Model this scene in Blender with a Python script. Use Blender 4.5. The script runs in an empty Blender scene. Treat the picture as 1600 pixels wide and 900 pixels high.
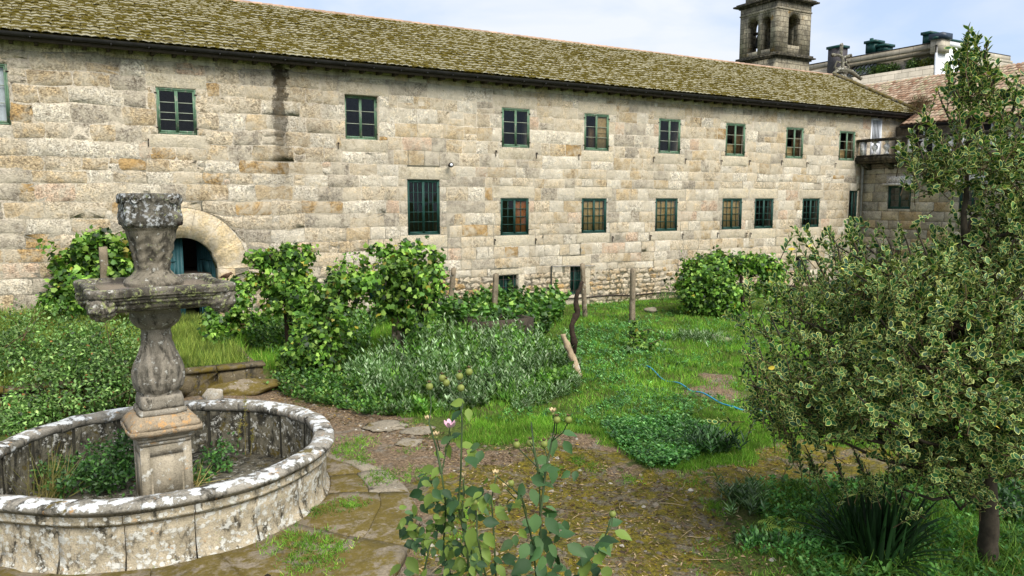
import bpy, math, random
import numpy as np
from mathutils import Matrix, Vector, noise as mn
random.seed(7); RNG = np.random.default_rng(7)
SC = bpy.context.scene
COL = SC.collection
PI = math.pi
# ------------------------------------------------------------------ camera
EYE = np.array([0., 0., 4.4]); PITCH = math.radians(6.56); YAW = math.radians(30.267)
cam = bpy.data.cameras.new('camera'); cam.lens = 27.0; cam.sensor_width = 36.0
cam.clip_start = 0.05; cam.clip_end = 3000
co = bpy.data.objects.new('camera', cam); COL.objects.link(co)
co.location = EYE; co.rotation_euler = (PI/2 - PITCH, 0, -YAW)
SC.camera = co
# ------------------------------------------------------------------ sky and sun
SUN_EL, SUN_AZ = math.radians(50), math.radians(176)     # azimuth clockwise from +Y
w = bpy.data.worlds.new('World'); SC.world = w; w.use_nodes = True
wt = w.node_tree; wn = wt.nodes; wl = wt.links
bg = wn['Background']; bg.inputs['Strength'].default_value = 0.115
sky = wn.new('ShaderNodeTexSky'); sky.sky_type = 'NISHITA'; sky.sun_disc = False
sky.sun_elevation = SUN_EL; sky.sun_rotation = SUN_AZ; sky.air_density = 1.0; sky.dust_density = 1.0
tc = wn.new('ShaderNodeTexCoord'); mp = wn.new('ShaderNodeMapping'); mp.inputs['Scale'].default_value = (1.0, 1.0, 2.6)
wl.new(tc.outputs['Generated'], mp.inputs['Vector'])
nz = wn.new('ShaderNodeTexNoise'); nz.inputs['Scale'].default_value = 3.1; nz.inputs['Detail'].default_value = 7; nz.inputs['Roughness'].default_value = 0.5
nz.inputs['Distortion'].default_value = 0.35
wl.new(mp.outputs[0], nz.inputs['Vector'])
rp = wn.new('ShaderNodeValToRGB'); rp.color_ramp.elements[0].position = 0.38; rp.color_ramp.elements[1].position = 0.60
rp.color_ramp.elements[0].color = (0, 0, 0, 1); rp.color_ramp.elements[1].color = (1, 1, 1, 1)
wl.new(nz.outputs['Fac'], rp.inputs['Fac'])
hz = wn.new('ShaderNodeMixRGB'); hz.inputs['Fac'].default_value = .8; wl.new(sky.outputs['Color'], hz.inputs['Color1']); hz.inputs['Color2'].default_value = (2.35, 2.85, 3.9, 1)
mx = wn.new('ShaderNodeMixRGB'); wl.new(rp.outputs['Color'], mx.inputs['Fac']); wl.new(hz.outputs['Color'], mx.inputs['Color1'])
mx.inputs['Color2'].default_value = (3.6, 3.8, 4.15, 1)
wl.new(mx.outputs['Color'], bg.inputs['Color'])
sl = bpy.data.lights.new('sun', 'SUN'); sl.energy = 2.7; sl.angle = math.radians(42); sl.color = (1, .96, .90)
so = bpy.data.objects.new('sun', sl); COL.objects.link(so)
sd = Vector((math.sin(SUN_AZ)*math.cos(SUN_EL), math.cos(SUN_AZ)*math.cos(SUN_EL), math.sin(SUN_EL)))
so.rotation_euler = sd.to_track_quat('Z', 'Y').to_euler(); so.location = (0, -10, 30)
SC.view_settings.view_transform = 'Standard'; SC.view_settings.look = 'None'
SC.view_settings.exposure = 1.12; SC.view_settings.gamma = 1.0
SC.cycles.max_bounces = 6; SC.cycles.diffuse_bounces = 3; SC.cycles.transparent_max_bounces = 8

# ------------------------------------------------------------------ geometry of the view (turns measured pixels into places)
RV = np.array([math.cos(YAW), -math.sin(YAW), 0]); FH = np.array([math.sin(YAW), math.cos(YAW), 0])
FV = FH*math.cos(PITCH) - np.array([0, 0, math.sin(PITCH)]); UV = FH*math.sin(PITCH) + np.array([0, 0, math.cos(PITCH)])
def ray(px, py): return FV*1200. + RV*(px-800) + UV*(450-py)
def gp(px, py, z=0.): d = ray(px, py); return EYE + d*(z-EYE[2])/d[2]
def yp(px, py, Y=26.3): d = ray(px, py); return EYE + d*Y/d[1]
def xp(px, py, X): d = ray(px, py); return EYE + d*X/d[0]
def fp(px, py, fw): d = ray(px, py); return EYE + d*fw/(d@FH)

# ------------------------------------------------------------------ materials
def lin(r, g, b, k=1.0):
    f = lambda c: ((c/255+.055)/1.055)**2.4 if c > 10 else c/255/12.92
    return (f(r)*k, f(g)*k, f(b)*k)
class NT:
    def __init__(s, name):
        s.m = bpy.data.materials.new(name); s.m.use_nodes = True
        s.t = s.m.node_tree; s.b = s.t.nodes['Principled BSDF']; s.out = s.t.nodes['Material Output']
        s.b.inputs['Specular IOR Level'].default_value = 0.25
    def n(s, ty, ins=None, **kw):
        x = s.t.nodes.new('ShaderNode'+ty)
        for k, v in kw.items(): setattr(x, k, v)
        for k, v in (ins or {}).items(): s.set(x.inputs[k], v)
        return x
    def set(s, i, v):
        if hasattr(v, 'default_value') and hasattr(v, 'links'): s.t.links.new(v, i)
        elif isinstance(v, (tuple, list)) and len(v) == 3 and i.type == 'RGBA': i.default_value = (*v, 1)
        else: i.default_value = v
    def pos(s): return s.n('NewGeometry').outputs['Position']
    def noise(s, sc, det=4, rough=.55, dist=0., vec=None):
        return s.n('TexNoise', {'Vector': vec or s.pos(), 'Scale': sc, 'Detail': det, 'Roughness': rough, 'Distortion': dist}).outputs['Fac']
    def ramp(s, f, stops, interp='LINEAR'):
        r = s.n('ValToRGB', {'Fac': f}); cr = r.color_ramp; cr.interpolation = interp
        while len(cr.elements) < len(stops): cr.elements.new(.5)
        for e, (p, c) in zip(cr.elements, stops):
            e.position = p; e.color = (c, c, c, 1) if isinstance(c, (int, float)) else (*c, 1)
        return r.outputs['Color']
    def mix(s, f, a, b, bt='MIX'):
        x = s.n('MixRGB', blend_type=bt); s.set(x.inputs[0], f); s.set(x.inputs[1], a); s.set(x.inputs[2], b); return x.outputs[0]
    def mth(s, op, a, b=0., c=None, clamp=False):
        x = s.n('Math', operation=op, use_clamp=clamp); s.set(x.inputs[0], a); s.set(x.inputs[1], b)
        if c is not None: s.set(x.inputs[2], c)
        return x.outputs[0]
    def attr(s, nm='col'): return s.n('Attribute', attribute_name=nm)
    def sep(s, v): return s.n('SeparateXYZ', {0: v}).outputs
    def map(s, vec, scale): return s.n('Mapping', {'Vector': vec, 'Scale': scale}).outputs[0]
    def bump(s, h, st=.5, d=.02):
        s.set(s.b.inputs['Normal'], s.n('Bump', {'Height': h, 'Strength': st, 'Distance': d}).outputs[0])
    def fin(s, col, rough=.85):
        s.set(s.b.inputs['Base Color'], col); s.set(s.b.inputs['Roughness'], rough); return s.m

MORT = lin(214, 202, 178, .82)
def wall_stone(name, smear=.5, stain=False, dark=0.):
    t = NT(name); a = t.attr(); p = t.pos()
    n1 = t.noise(26, 6, .65); n2 = t.noise(5.5, 4, .6); n3 = t.noise(1.3, 3)
    c = t.mix(1, a.outputs['Color'], t.ramp(n1, [(.3, .6), (.5, 1.0), (.7, 1.25)]), 'MULTIPLY')
    n4 = t.noise(11, 4, .75)
    c = t.mix(a.outputs['Alpha'], c, t.mix(1, c, t.ramp(n4, [(.32, .55), (.5, 1.0), (.68, 1.3)]), 'MULTIPLY'))
    c = t.mix(1, c, t.ramp(n2, [(.28, (.72, .68, .62)), (.5, (1, 1, 1)), (.72, (1.12, 1.05, .92))]), 'MULTIPLY')
    # rough pitted faces: dark specks, strength from the stone's own roughness (alpha)
    pit = t.ramp(t.noise(34, 3, .7, 0, t.map(p, (.7, .7, 1.)) ), [(.38, 1.), (.48, 0.)])
    c = t.mix(t.mth('MULTIPLY', pit, t.mth('MULTIPLY', a.outputs['Alpha'], .6)), c, lin(122, 102, 76, .55))
    # lime wash left on the faces
    sm = t.ramp(t.noise(2.1, 6, .68, .5), [(.44, 0.), (.60, smear)])
    c = t.mix(sm, c, MORT)
    gry = t.ramp(t.noise(.55, 5, .6), [(.5, 0.), (.72, .28)])
    c = t.mix(gry, c, lin(150, 140, 124, .6))
    # small black lichen spots
    sp = t.ramp(t.noise(9, 3, .75), [(.69, 0.), (.74, .7)])
    c = t.mix(sp, c, lin(70, 62, 50, .7))
    if dark:
        dk = t.ramp(t.noise(1.6, 6, .7), [(.35, 0.), (.62, dark)])
        c = t.mix(dk, c, lin(74, 70, 60, .6))
    if stain:
        s = t.sep(p)
        wob = t.mth('ADD', t.mth('MULTIPLY', t.mth('SUBTRACT', t.noise(1.5, 5, .65), .5), .8), t.mth('MULTIPLY', t.mth('SUBTRACT', t.noise(7, 5, .7), .5), .5))
        dx = t.mth('ABSOLUTE', t.mth('ADD', t.mth('SUBTRACT', s[0], 6.45), wob))
        m = t.mth('SUBTRACT', 1., t.mth('DIVIDE', dx, .27), clamp=True)
        mz = t.ramp(t.mth('DIVIDE', s[2], 10.), [(.40, 0.), (.60, .5), (.74, .85), (.88, 1.)])
        m = t.mth('MULTIPLY', t.mth('MULTIPLY', m, 2.6, clamp=True), mz)
        m = t.mth('MULTIPLY', m, t.ramp(n2, [(.3, .75), (.55, 1.)]))
        c = t.mix(m, c, lin(58, 50, 36, .5))
        # soft second streak and damp band where the leak spreads
        dx2 = t.mth('ABSOLUTE', t.mth('ADD', t.mth('SUBTRACT', s[0], 7.0), t.mth('MULTIPLY', wob, 2.2)))
        m2 = t.mth('MULTIPLY', t.mth('SUBTRACT', 1., t.mth('DIVIDE', dx2, 1.5), clamp=True), t.ramp(t.mth('DIVIDE', s[2], 10.), [(.32, 0.), (.62, .5), (.8, .45)]))
        c = t.mix(t.mth('MULTIPLY', m2, t.ramp(n2, [(.42, 0.), (.62, 1.)])), c, lin(122, 96, 50, .6))
        # grimy runs beneath the gutter, also painting eave shade into the top courses
        run = t.ramp(t.noise(1.0, 5, .6, .3, t.map(p, (2.4, 1, .12))), [(.52, 0.), (.66, .55)])
        top = t.ramp(t.mth('DIVIDE', s[2], 10.), [(.80, 0.), (.89, 1.)])
        c = t.mix(t.mth('MULTIPLY', run, top), c, lin(84, 76, 62, .6))
    h = t.mth('ADD', t.mth('MULTIPLY', n1, .5), t.mth('ADD', t.mth('MULTIPLY', n2, .9), t.mth('MULTIPLY', pit, -.5)))
    t.bump(h, .8, .035)
    return t.fin(c, .92)
def lichen_stone(name, base, white=.5, dark=.5, yellow=0., orange=0., moss=0., sc=1., bump=.6, wcol=(214, 212, 200), topw=0., groove=False, dots=0.):
    t = NT(name)
    n1 = t.noise(38*sc, 5, .7); n2 = t.noise(7*sc, 5, .65); n3 = t.noise(2.3*sc, 4, .6)
    c = t.mix(1, base, t.ramp(n1, [(.3, .6), (.5, 1.), (.72, 1.3)]), 'MULTIPLY')
    c = t.mix(1, c, t.ramp(n3, [(.3, (.7, .68, .62)), (.6, (1.1, 1.06, 1.))]), 'MULTIPLY')
    g = t.ramp(t.noise(4.3*sc, 7, .72, .3, t.map(t.pos(), (1, 1, .45))), [(.62-.22*dark, 0.), (.74-.22*dark, .92)])
    c = t.mix(g, c, lin(46, 44, 36, .8))
    vor = t.n('TexVoronoi', {'Vector': t.pos(), 'Scale': 9*sc, 'Randomness': 1.}).outputs['Distance']
    wmask = t.mth('ADD', t.mth('MULTIPLY', t.noise(6.*sc, 8, .75, .2), 1.), t.mth('MULTIPLY', vor, -.16))
    if topw: wmask = t.mth('ADD', wmask, t.mth('MULTIPLY', t.sep(t.n('NewGeometry').outputs['Normal'])[2], topw))
    wm = t.ramp(wmask, [(.58-.22*white, 0.), (.62-.22*white, .95)])
    c = t.mix(wm, c, t.mix(n1, lin(*wcol, .62), lin(*wcol, .95)))
    if dots:
        vd_ = t.n('TexVoronoi', {'Vector': t.pos(), 'Scale': 8.5*sc, 'Randomness': 1.}); rc_ = t.n('SeparateColor', {0: vd_.outputs['Color']}).outputs[0]
        dm = t.mth('SUBTRACT', t.mth('MULTIPLY', t.mth('SUBTRACT', rc_, 1-dots), .75), t.mth('ADD', vd_.outputs['Distance'], t.mth('MULTIPLY', t.mth('SUBTRACT', t.noise(30*sc, 3), .5), .22)))
        c = t.mix(t.ramp(dm, [(0., 0.), (.05, .9)]), c, lin(*wcol, .85))
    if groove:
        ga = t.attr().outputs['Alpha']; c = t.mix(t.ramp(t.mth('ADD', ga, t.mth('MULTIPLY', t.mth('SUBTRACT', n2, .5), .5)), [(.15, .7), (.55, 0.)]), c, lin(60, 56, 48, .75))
    if yellow:
        ym = t.ramp(t.noise(5.2*sc, 7, .75, .6), [(.66-.22*yellow, 0.), (.70-.22*yellow, .9)])
        c = t.mix(ym, c, t.mix(n1, lin(120, 130, 78, .8), lin(196, 200, 140, .9)))
    if orange:
        om = t.ramp(t.noise(7*sc, 5, .7, .2), [(.66-.25*orange, 0.), (.72-.25*orange, .8)])
        c = t.mix(om, c, lin(196, 152, 98, .8))
    if moss:
        mm = t.ramp(t.noise(3.1*sc, 6, .7, .3), [(.66-.3*moss, 0.), (.72-.3*moss, .95)])
        mm = t.mix(t.ramp(t.noise(11, 5, .75), [(.36, .55), (.5, 0.)]), mm, (0, 0, 0))
        c = t.mix(mm, c, t.mix(t.mth('ADD', t.mth('MULTIPLY', n1, .5), t.mth('MULTIPLY', n2, .5)), lin(46, 40, 14, .75), lin(132, 114, 44, .8)))
    h = t.mth('ADD', t.mth('MULTIPLY', n1, .4), t.mth('ADD', n2, t.mth('MULTIPLY', wm, .15)))
    t.bump(h, bump, .03)
    return t.fin(c, .93)
def plain(name, col, rough=.6, var=.25, sc=8, bump=0., metal=0.):
    t = NT(name); n = t.noise(sc, 5, .6)
    c = t.mix(1, col, t.ramp(n, [(.3, 1-var), (.7, 1+var)]), 'MULTIPLY')
    if bump: t.bump(n, bump, .01)
    t.b.inputs['Metallic'].default_value = metal
    return t.fin(c, rough)
def paint(name, col, wear=(170, 165, 150), amt=.5):
    t = NT(name); n = t.noise(14, 6, .7, 0, t.map(t.pos(), (1, 1, .35)))
    c = t.mix(1, col, t.ramp(t.noise(5, 4), [(.3, .8), (.7, 1.2)]), 'MULTIPLY')
    c = t.mix(t.ramp(n, [(.66-.12*amt, 0.), (.72-.12*amt, .8)]), c, lin(*wear, .7))
    t.bump(n, .3, .005); return t.fin(c, .55)
def leafmat(name, trans=.25, rough=.45, margin=None, vary=.3, spec=.4):
    t = NT(name); a = t.attr()
    n = t.noise(1.2, 3)
    c = t.mix(1, a.outputs['Color'], t.ramp(n, [(.35, 1-vary), (.65, 1+vary)]), 'MULTIPLY')
    if margin: 
        e = t.ramp(t.mth('ADD', a.outputs['Alpha'], t.mth('MULTIPLY', t.mth('SUBTRACT', t.noise(60, 2), .5), .35)), [(.82, 0.), (.88, 1.)])
        c = t.mix(e, c, t.mix(n, margin, tuple(x*1.25 for x in margin)))
    t.b.inputs['Specular IOR Level'].default_value = spec
    t.set(t.b.inputs['Base Color'], c); t.b.inputs['Roughness'].default_value = rough
    if trans:
        tr = t.n('BsdfTranslucent'); t.set(tr.inputs['Color'], t.mix(1, c, (1.2, 1.35, .6), 'MULTIPLY'))
        ms = t.n('MixShader', {0: trans}); t.t.links.new(t.b.outputs[0], ms.inputs[1]); t.t.links.new(tr.outputs[0], ms.inputs[2])
        t.t.links.new(ms.outputs[0], t.out.inputs['Surface'])
    return t.m
def glass(name, tint=(.9, .93, .93)):
    t = NT(name)
    tr = t.n('BsdfTransparent', {'Color': tint}); gl = t.n('BsdfGlossy', {'Color': (.8, .85, .9), 'Roughness': .04})
    fr = t.n('Fresnel', {'IOR': 1.5}); nb = t.n('Bump', {'Height': t.noise(3., 2), 'Strength': .08, 'Distance': .02})
    t.t.links.new(nb.outputs[0], gl.inputs['Normal'])
    ms = t.n('MixShader'); t.t.links.new(t.mth('MULTIPLY', fr.outputs[0], .8), ms.inputs[0])
    t.t.links.new(tr.outputs[0], ms.inputs[1]); t.t.links.new(gl.outputs[0], ms.inputs[2]); t.t.links.new(ms.outputs[0], t.out.inputs['Surface'])
    return t.m

# ------------------------------------------------------------------ mesh building
def tmpl(v, f): return np.array(v, float), np.array(f, int)
class MB:
    def __init__(s): s.v = []; s.f = []; s.c = []; s.n = 0
    def add(s, v, f, col=(1, 1, 1), a=1.):
        v = np.asarray(v, float).reshape(-1, 3); f = np.asarray(f, int).reshape(-1, 3)
        s.v.append(v); s.f.append(f+s.n); s.n += len(v)
        c = np.empty((len(v), 4)); c[:, :3] = col; c[:, 3] = a
        s.c.append(c); return s
    def hexa(s, P, **k):
        f = [(0, 2, 1), (0, 3, 2), (4, 5, 6), (4, 6, 7), (0, 1, 5), (0, 5, 4), (1, 2, 6), (1, 6, 5), (2, 3, 7), (2, 7, 6), (3, 0, 4), (3, 4, 7)]
        return s.add(P, f, **k)
    def box(s, x0, x1, y0, y1, z0, z1, **k):
        return s.hexa([(x0, y0, z0), (x1, y0, z0), (x1, y1, z0), (x0, y1, z0), (x0, y0, z1), (x1, y0, z1), (x1, y1, z1), (x0, y1, z1)], **k)
    def bar(s, a, b, w_, h_, up=(0, 0, 1), **k):
        a = np.array(a, float); b = np.array(b, float); d = b-a; d /= np.linalg.norm(d)
        u = np.cross(up, d); u /= np.linalg.norm(u); v = np.cross(d, u); u = u*w_/2; v = v*h_/2
        return s.hexa([a-u-v, a+u-v, a+u+v, a-u+v, b-u-v, b+u-v, b+u+v, b-u+v], **k)
    def tube(s, P, r, seg=6, cap=True, **k):
        P = np.asarray(P, float); n = len(P); r = np.broadcast_to(np.asarray(r, float), (n,))
        V = []; T = np.gradient(P, axis=0) if n > 1 else None
        u = None
        for i in range(n):
            t = T[i]/(np.linalg.norm(T[i])+1e-9)
            if u is None: u = np.cross(t, (0, 0, 1) if abs(t[2]) < .9 else (1, 0, 0))
            u = u - t*(u@t); u /= np.linalg.norm(u)+1e-9; v = np.cross(t, u)
            for j in range(seg):
                a = 2*PI*j/seg; V.append(P[i]+r[i]*(math.cos(a)*u+math.sin(a)*v))
        F = []
        for i in range(n-1):
            for j in range(seg):
                a = i*seg+j; b = i*seg+(j+1) % seg; F += [(a, b, b+seg), (a, b+seg, a+seg)]
        if cap:
            for i0 in (0, (n-1)*seg):
                for j in range(1, seg-1): F.append((i0, i0+j, i0+j+1))
        return s.add(V, F, **k)
    def rings(s, R, cap=True, closed=True, **k):
        """R: list of equally long point rings"""
        R = np.asarray(R, float); m, n = R.shape[:2]; F = []
        for i in range(m-1):
            for j in range(n if closed else n-1):
                a = i*n+j; b = i*n+(j+1) % n; F += [(a, b, b+n), (a, b+n, a+n)]
        V = R.reshape(-1, 3)
        if cap:
            V = np.vstack([V, R[0].mean(0), R[-1].mean(0)]); c0 = m*n; c1 = c0+1
            for j in range(n):
                F.append((c0, (j+1) % n, j)); F.append((c1, (m-1)*n+j, (m-1)*n+(j+1) % n))
        return s.add(V, F, **k)
    def build(s, name, mat, parent=None, smooth=False):
        me = bpy.data.meshes.new(name)
        V = np.concatenate(s.v); F = np.concatenate(s.f); C = np.concatenate(s.c)
        me.vertices.add(len(V)); me.vertices.foreach_set('co', V.ravel())
        me.loops.add(len(F)*3); me.loops.foreach_set('vertex_index', F.ravel().astype(np.int32))
        me.polygons.add(len(F)); me.polygons.foreach_set('loop_start', np.arange(0, len(F)*3, 3, dtype=np.int32))
        if smooth: me.polygons.foreach_set('use_smooth', np.ones(len(F), bool))
        ca = me.color_attributes.new('col', 'FLOAT_COLOR', 'POINT'); ca.data.foreach_set('color', C.ravel().astype(np.float32))
        me.update(calc_edges=True); me.validate()
        me.materials.append(mat)
        return link(name, me, parent)
WLOC = {}
def link(name, me, parent=None):
    o = bpy.data.objects.new(name, me); COL.objects.link(o)
    if parent is not None:
        o.parent = parent; l = WLOC.get(parent.name)
        if l is not None: o.matrix_parent_inverse = Matrix.Translation((-l[0], -l[1], -l[2]))
    return o
def tag(o, label=None, cat=None, group=None, kind=None):
    if label: o['label'] = label
    if cat: o['category'] = cat
    if group: o['group'] = group
    if kind: o['kind'] = kind
    return o
def thing(name, label, cat, loc, group=None):
    o = bpy.data.objects.new(name, None); COL.objects.link(o); o.empty_display_size = .2
    o.location = loc; WLOC[o.name] = tuple(float(q) for q in loc); return tag(o, label, cat, group)
def fbm(P, sc, seed=0):
    return np.array([mn.fractal((p[0]*sc+seed, p[1]*sc, p[2]*sc), 1., 2., 3) for p in P])

# ------------------------------------------------------------------ leaves
LEAF2 = tmpl([(0, 0, 0), (.5, -.26, .07), (1, 0, -.06), (.5, .26, .07)], [(0, 1, 2), (0, 2, 3)])
LANCE = tmpl([(0, 0, 0), (.4, -.1, .04), (1, 0, -.12), (.4, .1, .04)], [(0, 1, 2), (0, 2, 3)])
VINE = tmpl([(0, 0, 0), (.0, -.38, .03), (.45, -.5, -.02), (.62, -.22, .05), (1, 0, -.1), (.62, .22, .05), (.45, .5, -.02), (.0, .38, .03), (.42, 0, .08)],
            [(0, 1, 8), (1, 2, 8), (2, 3, 8), (3, 4, 8), (4, 5, 8), (5, 6, 8), (6, 7, 8), (7, 0, 8)])
OV = [(0, 0, 0), (.22, -.21, .05), (.55, -.27, .05), (.83, -.17, .0), (1, 0, -.06), (.83, .17, .0), (.55, .27, .05), (.22, .21, .05), (.5, 0, -.02)]
OVAL = tmpl(OV, [(i, (i+1) % 8, 8) for i in range(8)])
BLADE = tmpl([(0, -.5, 0), (0, .5, 0), (.55, .3, 0), (1, 0, 0)], [(0, 1, 2), (0, 2, 3)])
def nrm(a): return a/(np.linalg.norm(a, axis=-1, keepdims=True)+1e-9)
def scatter(mb, T, P, D, N, S, C, W=None, edge=None):
    """put template T at points P, length axis D, normal N, size S, colour C"""
    tv, tf = T; n = len(P); k = len(tv)
    D = nrm(D); N = nrm(N - D*np.sum(N*D, 1, keepdims=True)); B = np.cross(N, D)
    S = np.asarray(S).reshape(-1, 1, 1)*np.ones((n, 1, 1)); Wd = S if W is None else np.asarray(W).reshape(-1, 1, 1)
    V = P[:, None, :] + S*tv[None, :, 0:1]*D[:, None, :] + Wd*tv[None, :, 1:2]*B[:, None, :] + S*tv[None, :, 2:3]*N[:, None, :]
    F = (tf[None] + (np.arange(n)*k)[:, None, None]).reshape(-1, 3)
    cc = np.ones((n, k, 4)); cc[:, :, :3] = C[:, None, :]
    if edge is not None: cc[:, :, 3] = edge
    mb.v.append(V.reshape(-1, 3)); mb.f.append(F+mb.n); mb.n += n*k; mb.c.append(cc.reshape(-1, 4))
def leafcol(n, pal, var=.18, rng=RNG):
    """pal: list of (weight, linear rgb)"""
    w_ = np.array([p[0] for p in pal], float); w_ /= w_.sum()
    c = np.array([p[1] for p in pal])[rng.choice(len(pal), n, p=w_)]
    return c*(1+var*rng.standard_normal((n, 1))).clip(.5, 1.6)
def blob_frame(b):
    px, py, fw, rx, ry, rd = b
    c = fp(px, py, fw); s = 1208./fw
    return c, rx/s, rd, ry/s
def foliage(mb, blobs, n, size, T, pal, rng=RNG, clump=.28, per=26, droop=.3, fill=.55, jag=.25, edge=None, gap_cut=-9., gap_push=0.):
    """clumps of leaves through the volumes; blob = (pixel x, pixel y, forward metres, radius px, radius px, depth m)"""
    vol = np.array([abs(b[3]*b[4])**.5*b[3]/b[3]*(b[3]+b[4]) for b in blobs]); vol /= vol.sum()
    for b, fr in zip(blobs, vol):
        c, rx, ry, rz = blob_frame(b); m = max(3, int(n*fr/per))
        d = nrm(rng.standard_normal((m, 3))); rr = (fill + (1-fill)*rng.random((m, 1))**.6)*(1+jag*(rng.random((m, 1))-.5))
        L = d*rr*np.array([rx, ry, rz])
        cc = c + L[:, :1]*RV + L[:, 1:2]*FH + L[:, 2:]*np.array([0, 0, 1])
        hv = np.array([mn.fractal((p[0]*1.5, p[1]*1.5, p[2]*1.7), 1., 2., 2) for p in cc]); cc = cc+d[:, :1]*RV*0+nrm(cc-c)*(hv[:, None]*gap_push); sel = hv > gap_cut; cc, d, L = cc[sel], d[sel], L[sel]; m = len(cc)
        cr = clump*(.6+.8*rng.random(m)); ctint = 1+.22*rng.standard_normal(m).clip(-1.5, 1.5)
        idx = np.repeat(np.arange(m), per); q = nrm(rng.standard_normal((len(idx), 3)))
        P = cc[idx] + q*(cr[idx]*(rng.random(len(idx))**.45))[:, None]
        outw = nrm(L[:, :1]*RV/rx + L[:, 1:2]*FH/ry + L[:, 2:]*np.array([0, 0, 1])/rz)[idx]
        N = outw*.55 + q*.55 + np.array([0, 0, .55]) + .45*rng.standard_normal((len(idx), 3))
        D = rng.standard_normal((len(idx), 3)) + outw*.5 - np.array([0, 0, droop])
        keep = P[:, 2] > .02
        P, D, N, idx2 = P[keep], D[keep], N[keep], idx[keep]
        C = leafcol(len(P), pal, .15, rng)*ctint[idx2][:, None].clip(.55, 1.5)
        scatter(mb, T, P, D, N, size*(.7+.6*rng.random(len(P))), C, edge=edge)
def hanging(mb, pts, size, T, pal, length=(.4, 1.2), rng=RNG, step=.07):
    """trailing shoots hanging from pts"""
    for p in pts:
        L = rng.uniform(*length); k = max(3, int(L/step)); t = np.linspace(0, 1, k)[:, None]
        dx = rng.normal(0, .12, 3); dx[2] = 0
        P = p + np.array([0, 0, -1])*L*t + dx*np.sin(t*2.5) + rng.normal(0, .035, (k, 3))
        N = -FH*.6 + rng.normal(0, .5, (k, 3)) + np.array([0, 0, .3]); D = rng.normal(0, .6, (k, 3)) - np.array([0, 0, .7])
        scatter(mb, T, P, D, N, size*(.6+.6*rng.random(k)), leafcol(k, pal, .15, rng))

# ------------------------------------------------------------------ shared materials
M = {}
M['stone'] = wall_stone('granite_ashlar', .78, True)
M['stone_grey'] = wall_stone('weathered_granite', .35, False, .3)
M['mortar'] = wall_stone('lime_mortar', .9, True)
M['mortar_grey'] = wall_stone('grey_mortar', .3, False, .4)
M['gutter'] = plain('dark_gutter', (.02, .019, .018), .6, .5, 3)
M['soffit'] = plain('dark_wood', (.05, .038, .028), .8, .3, 6)
M['green'] = paint('faded_green_paint', lin(112, 146, 116, .62), amt=.9)
M['dgreen'] = paint('dark_green_paint', lin(38, 78, 68, .7), wear=(90, 110, 100), amt=.2)
M['teal'] = paint('teal_door_paint', lin(50, 92, 96, .7), wear=(80, 110, 110), amt=.15)
M['bars'] = paint('pale_glazing_bar_paint', lin(165, 172, 150, .75), amt=.5)
M['iron'] = plain('rusty_iron', (.035, .025, .02), .7, .4, 20)
M['glass'] = glass('window_glass')
M['orange'] = plain('orange_shutter_wood', lin(176, 108, 58, .75), .5, .3, 10)
M['tan'] = plain('tan_shutter_wood', lin(190, 160, 110, .9), .6, .3, 10)
M['brown'] = plain('brown_shutter_wood', lin(110, 84, 52, .8), .6, .3, 8)
M['curtain'] = plain('white_curtain', (.75, .77, .78), .8, .1, 6)
M['white'] = plain('white_render', (.72, .74, .76), .7, .06, 2)
M['bark'] = lichen_stone('grey_bark', lin(88, 76, 62, .8), white=.15, dark=.7, sc=1.5, bump=1.)
M['darkbark'] = plain('dark_vine_bark', lin(58, 46, 36, .8), .9, .5, 14, 1.)
M['twig'] = plain('brown_twig', lin(96, 78, 54, .7), .85, .3, 12)
M['stem'] = plain('green_stem', lin(70, 88, 50, .7), .6, .3, 9)
M['vine'] = leafmat('vine_leaves', .3, .5)
M['leaf'] = leafmat('garden_leaves', .25, .5)
M['grass'] = leafmat('grass_blades', .3, .55, vary=.35, spec=.2)
M['holly'] = leafmat('variegated_holly_leaves', .12, .5, margin=lin(202, 208, 120, .88), vary=.2, spec=.3)
M['gloss'] = leafmat('rose_leaves', .18, .55, vary=.2, spec=.22)

# ------------------------------------------------------------------ terrain
def sst(x, a, b): t = np.clip((x-a)/(b-a), 0, 1); return t*t*(3-2*t)
def gh(X, Y):
    X = np.asarray(X, float); Y = np.asarray(Y, float)
    base = .35*sst(Y, 20, 26)*(1-sst(X, 5, 15))
    bed = .58 + (.10*np.clip(3.6-X, 0, 6.5))*sst(Y, 18.4, 26)
    inbed = (X < 3.85) & (Y > 18.35)
    z = np.where(inbed, bed, base)
    wob = .035*np.sin(X*1.7+.6*Y)+.03*np.sin(Y*2.3-.8*X+1)+.02*np.sin(X*4.1+Y*3.3)
    far = np.hypot(X-1.06, Y-11.83)
    return z + wob*sst(far, 4.0, 6.0)*(Y < 26) - .02
def inpoly(X, Y, poly):
    c = np.zeros(X.shape, bool); n = len(poly)
    for i in range(n):
        x1, y1 = poly[i]; x2, y2 = poly[(i+1) % n]
        if y1 == y2: continue
        c ^= ((y1 > Y) != (y2 > Y)) & (X < (x2-x1)*(Y-y1)/(y2-y1)+x1)
    return c
def gpoly(pts): return [tuple(gp(x, y)[:2]) for x, y in pts]
PATH = gpoly([(415, 560), (440, 600), (520, 632), (560, 648), (650, 655), (730, 690), (790, 705), (880, 678), (950, 690), (985, 735), (1100, 745), (1140, 712), (1200, 697), (1380, 705), (1620, 725), (1640, 755), (1400, 745), (1250, 748), (1150, 780), (1130, 840), (1180, 940), (440, 960), (440, 700), (300, 640), (300, 600)])
MOSS = gpoly([(700, 760), (740, 720), (850, 700), (930, 715), (1000, 745), (1110, 755), (1150, 715), (1210, 700), (1400, 708), (1620, 728), (1620, 750), (1400, 742), (1250, 745), (1150, 775), (1125, 830), (1150, 900), (1100, 930), (760, 940), (660, 900), (690, 820)])
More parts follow.
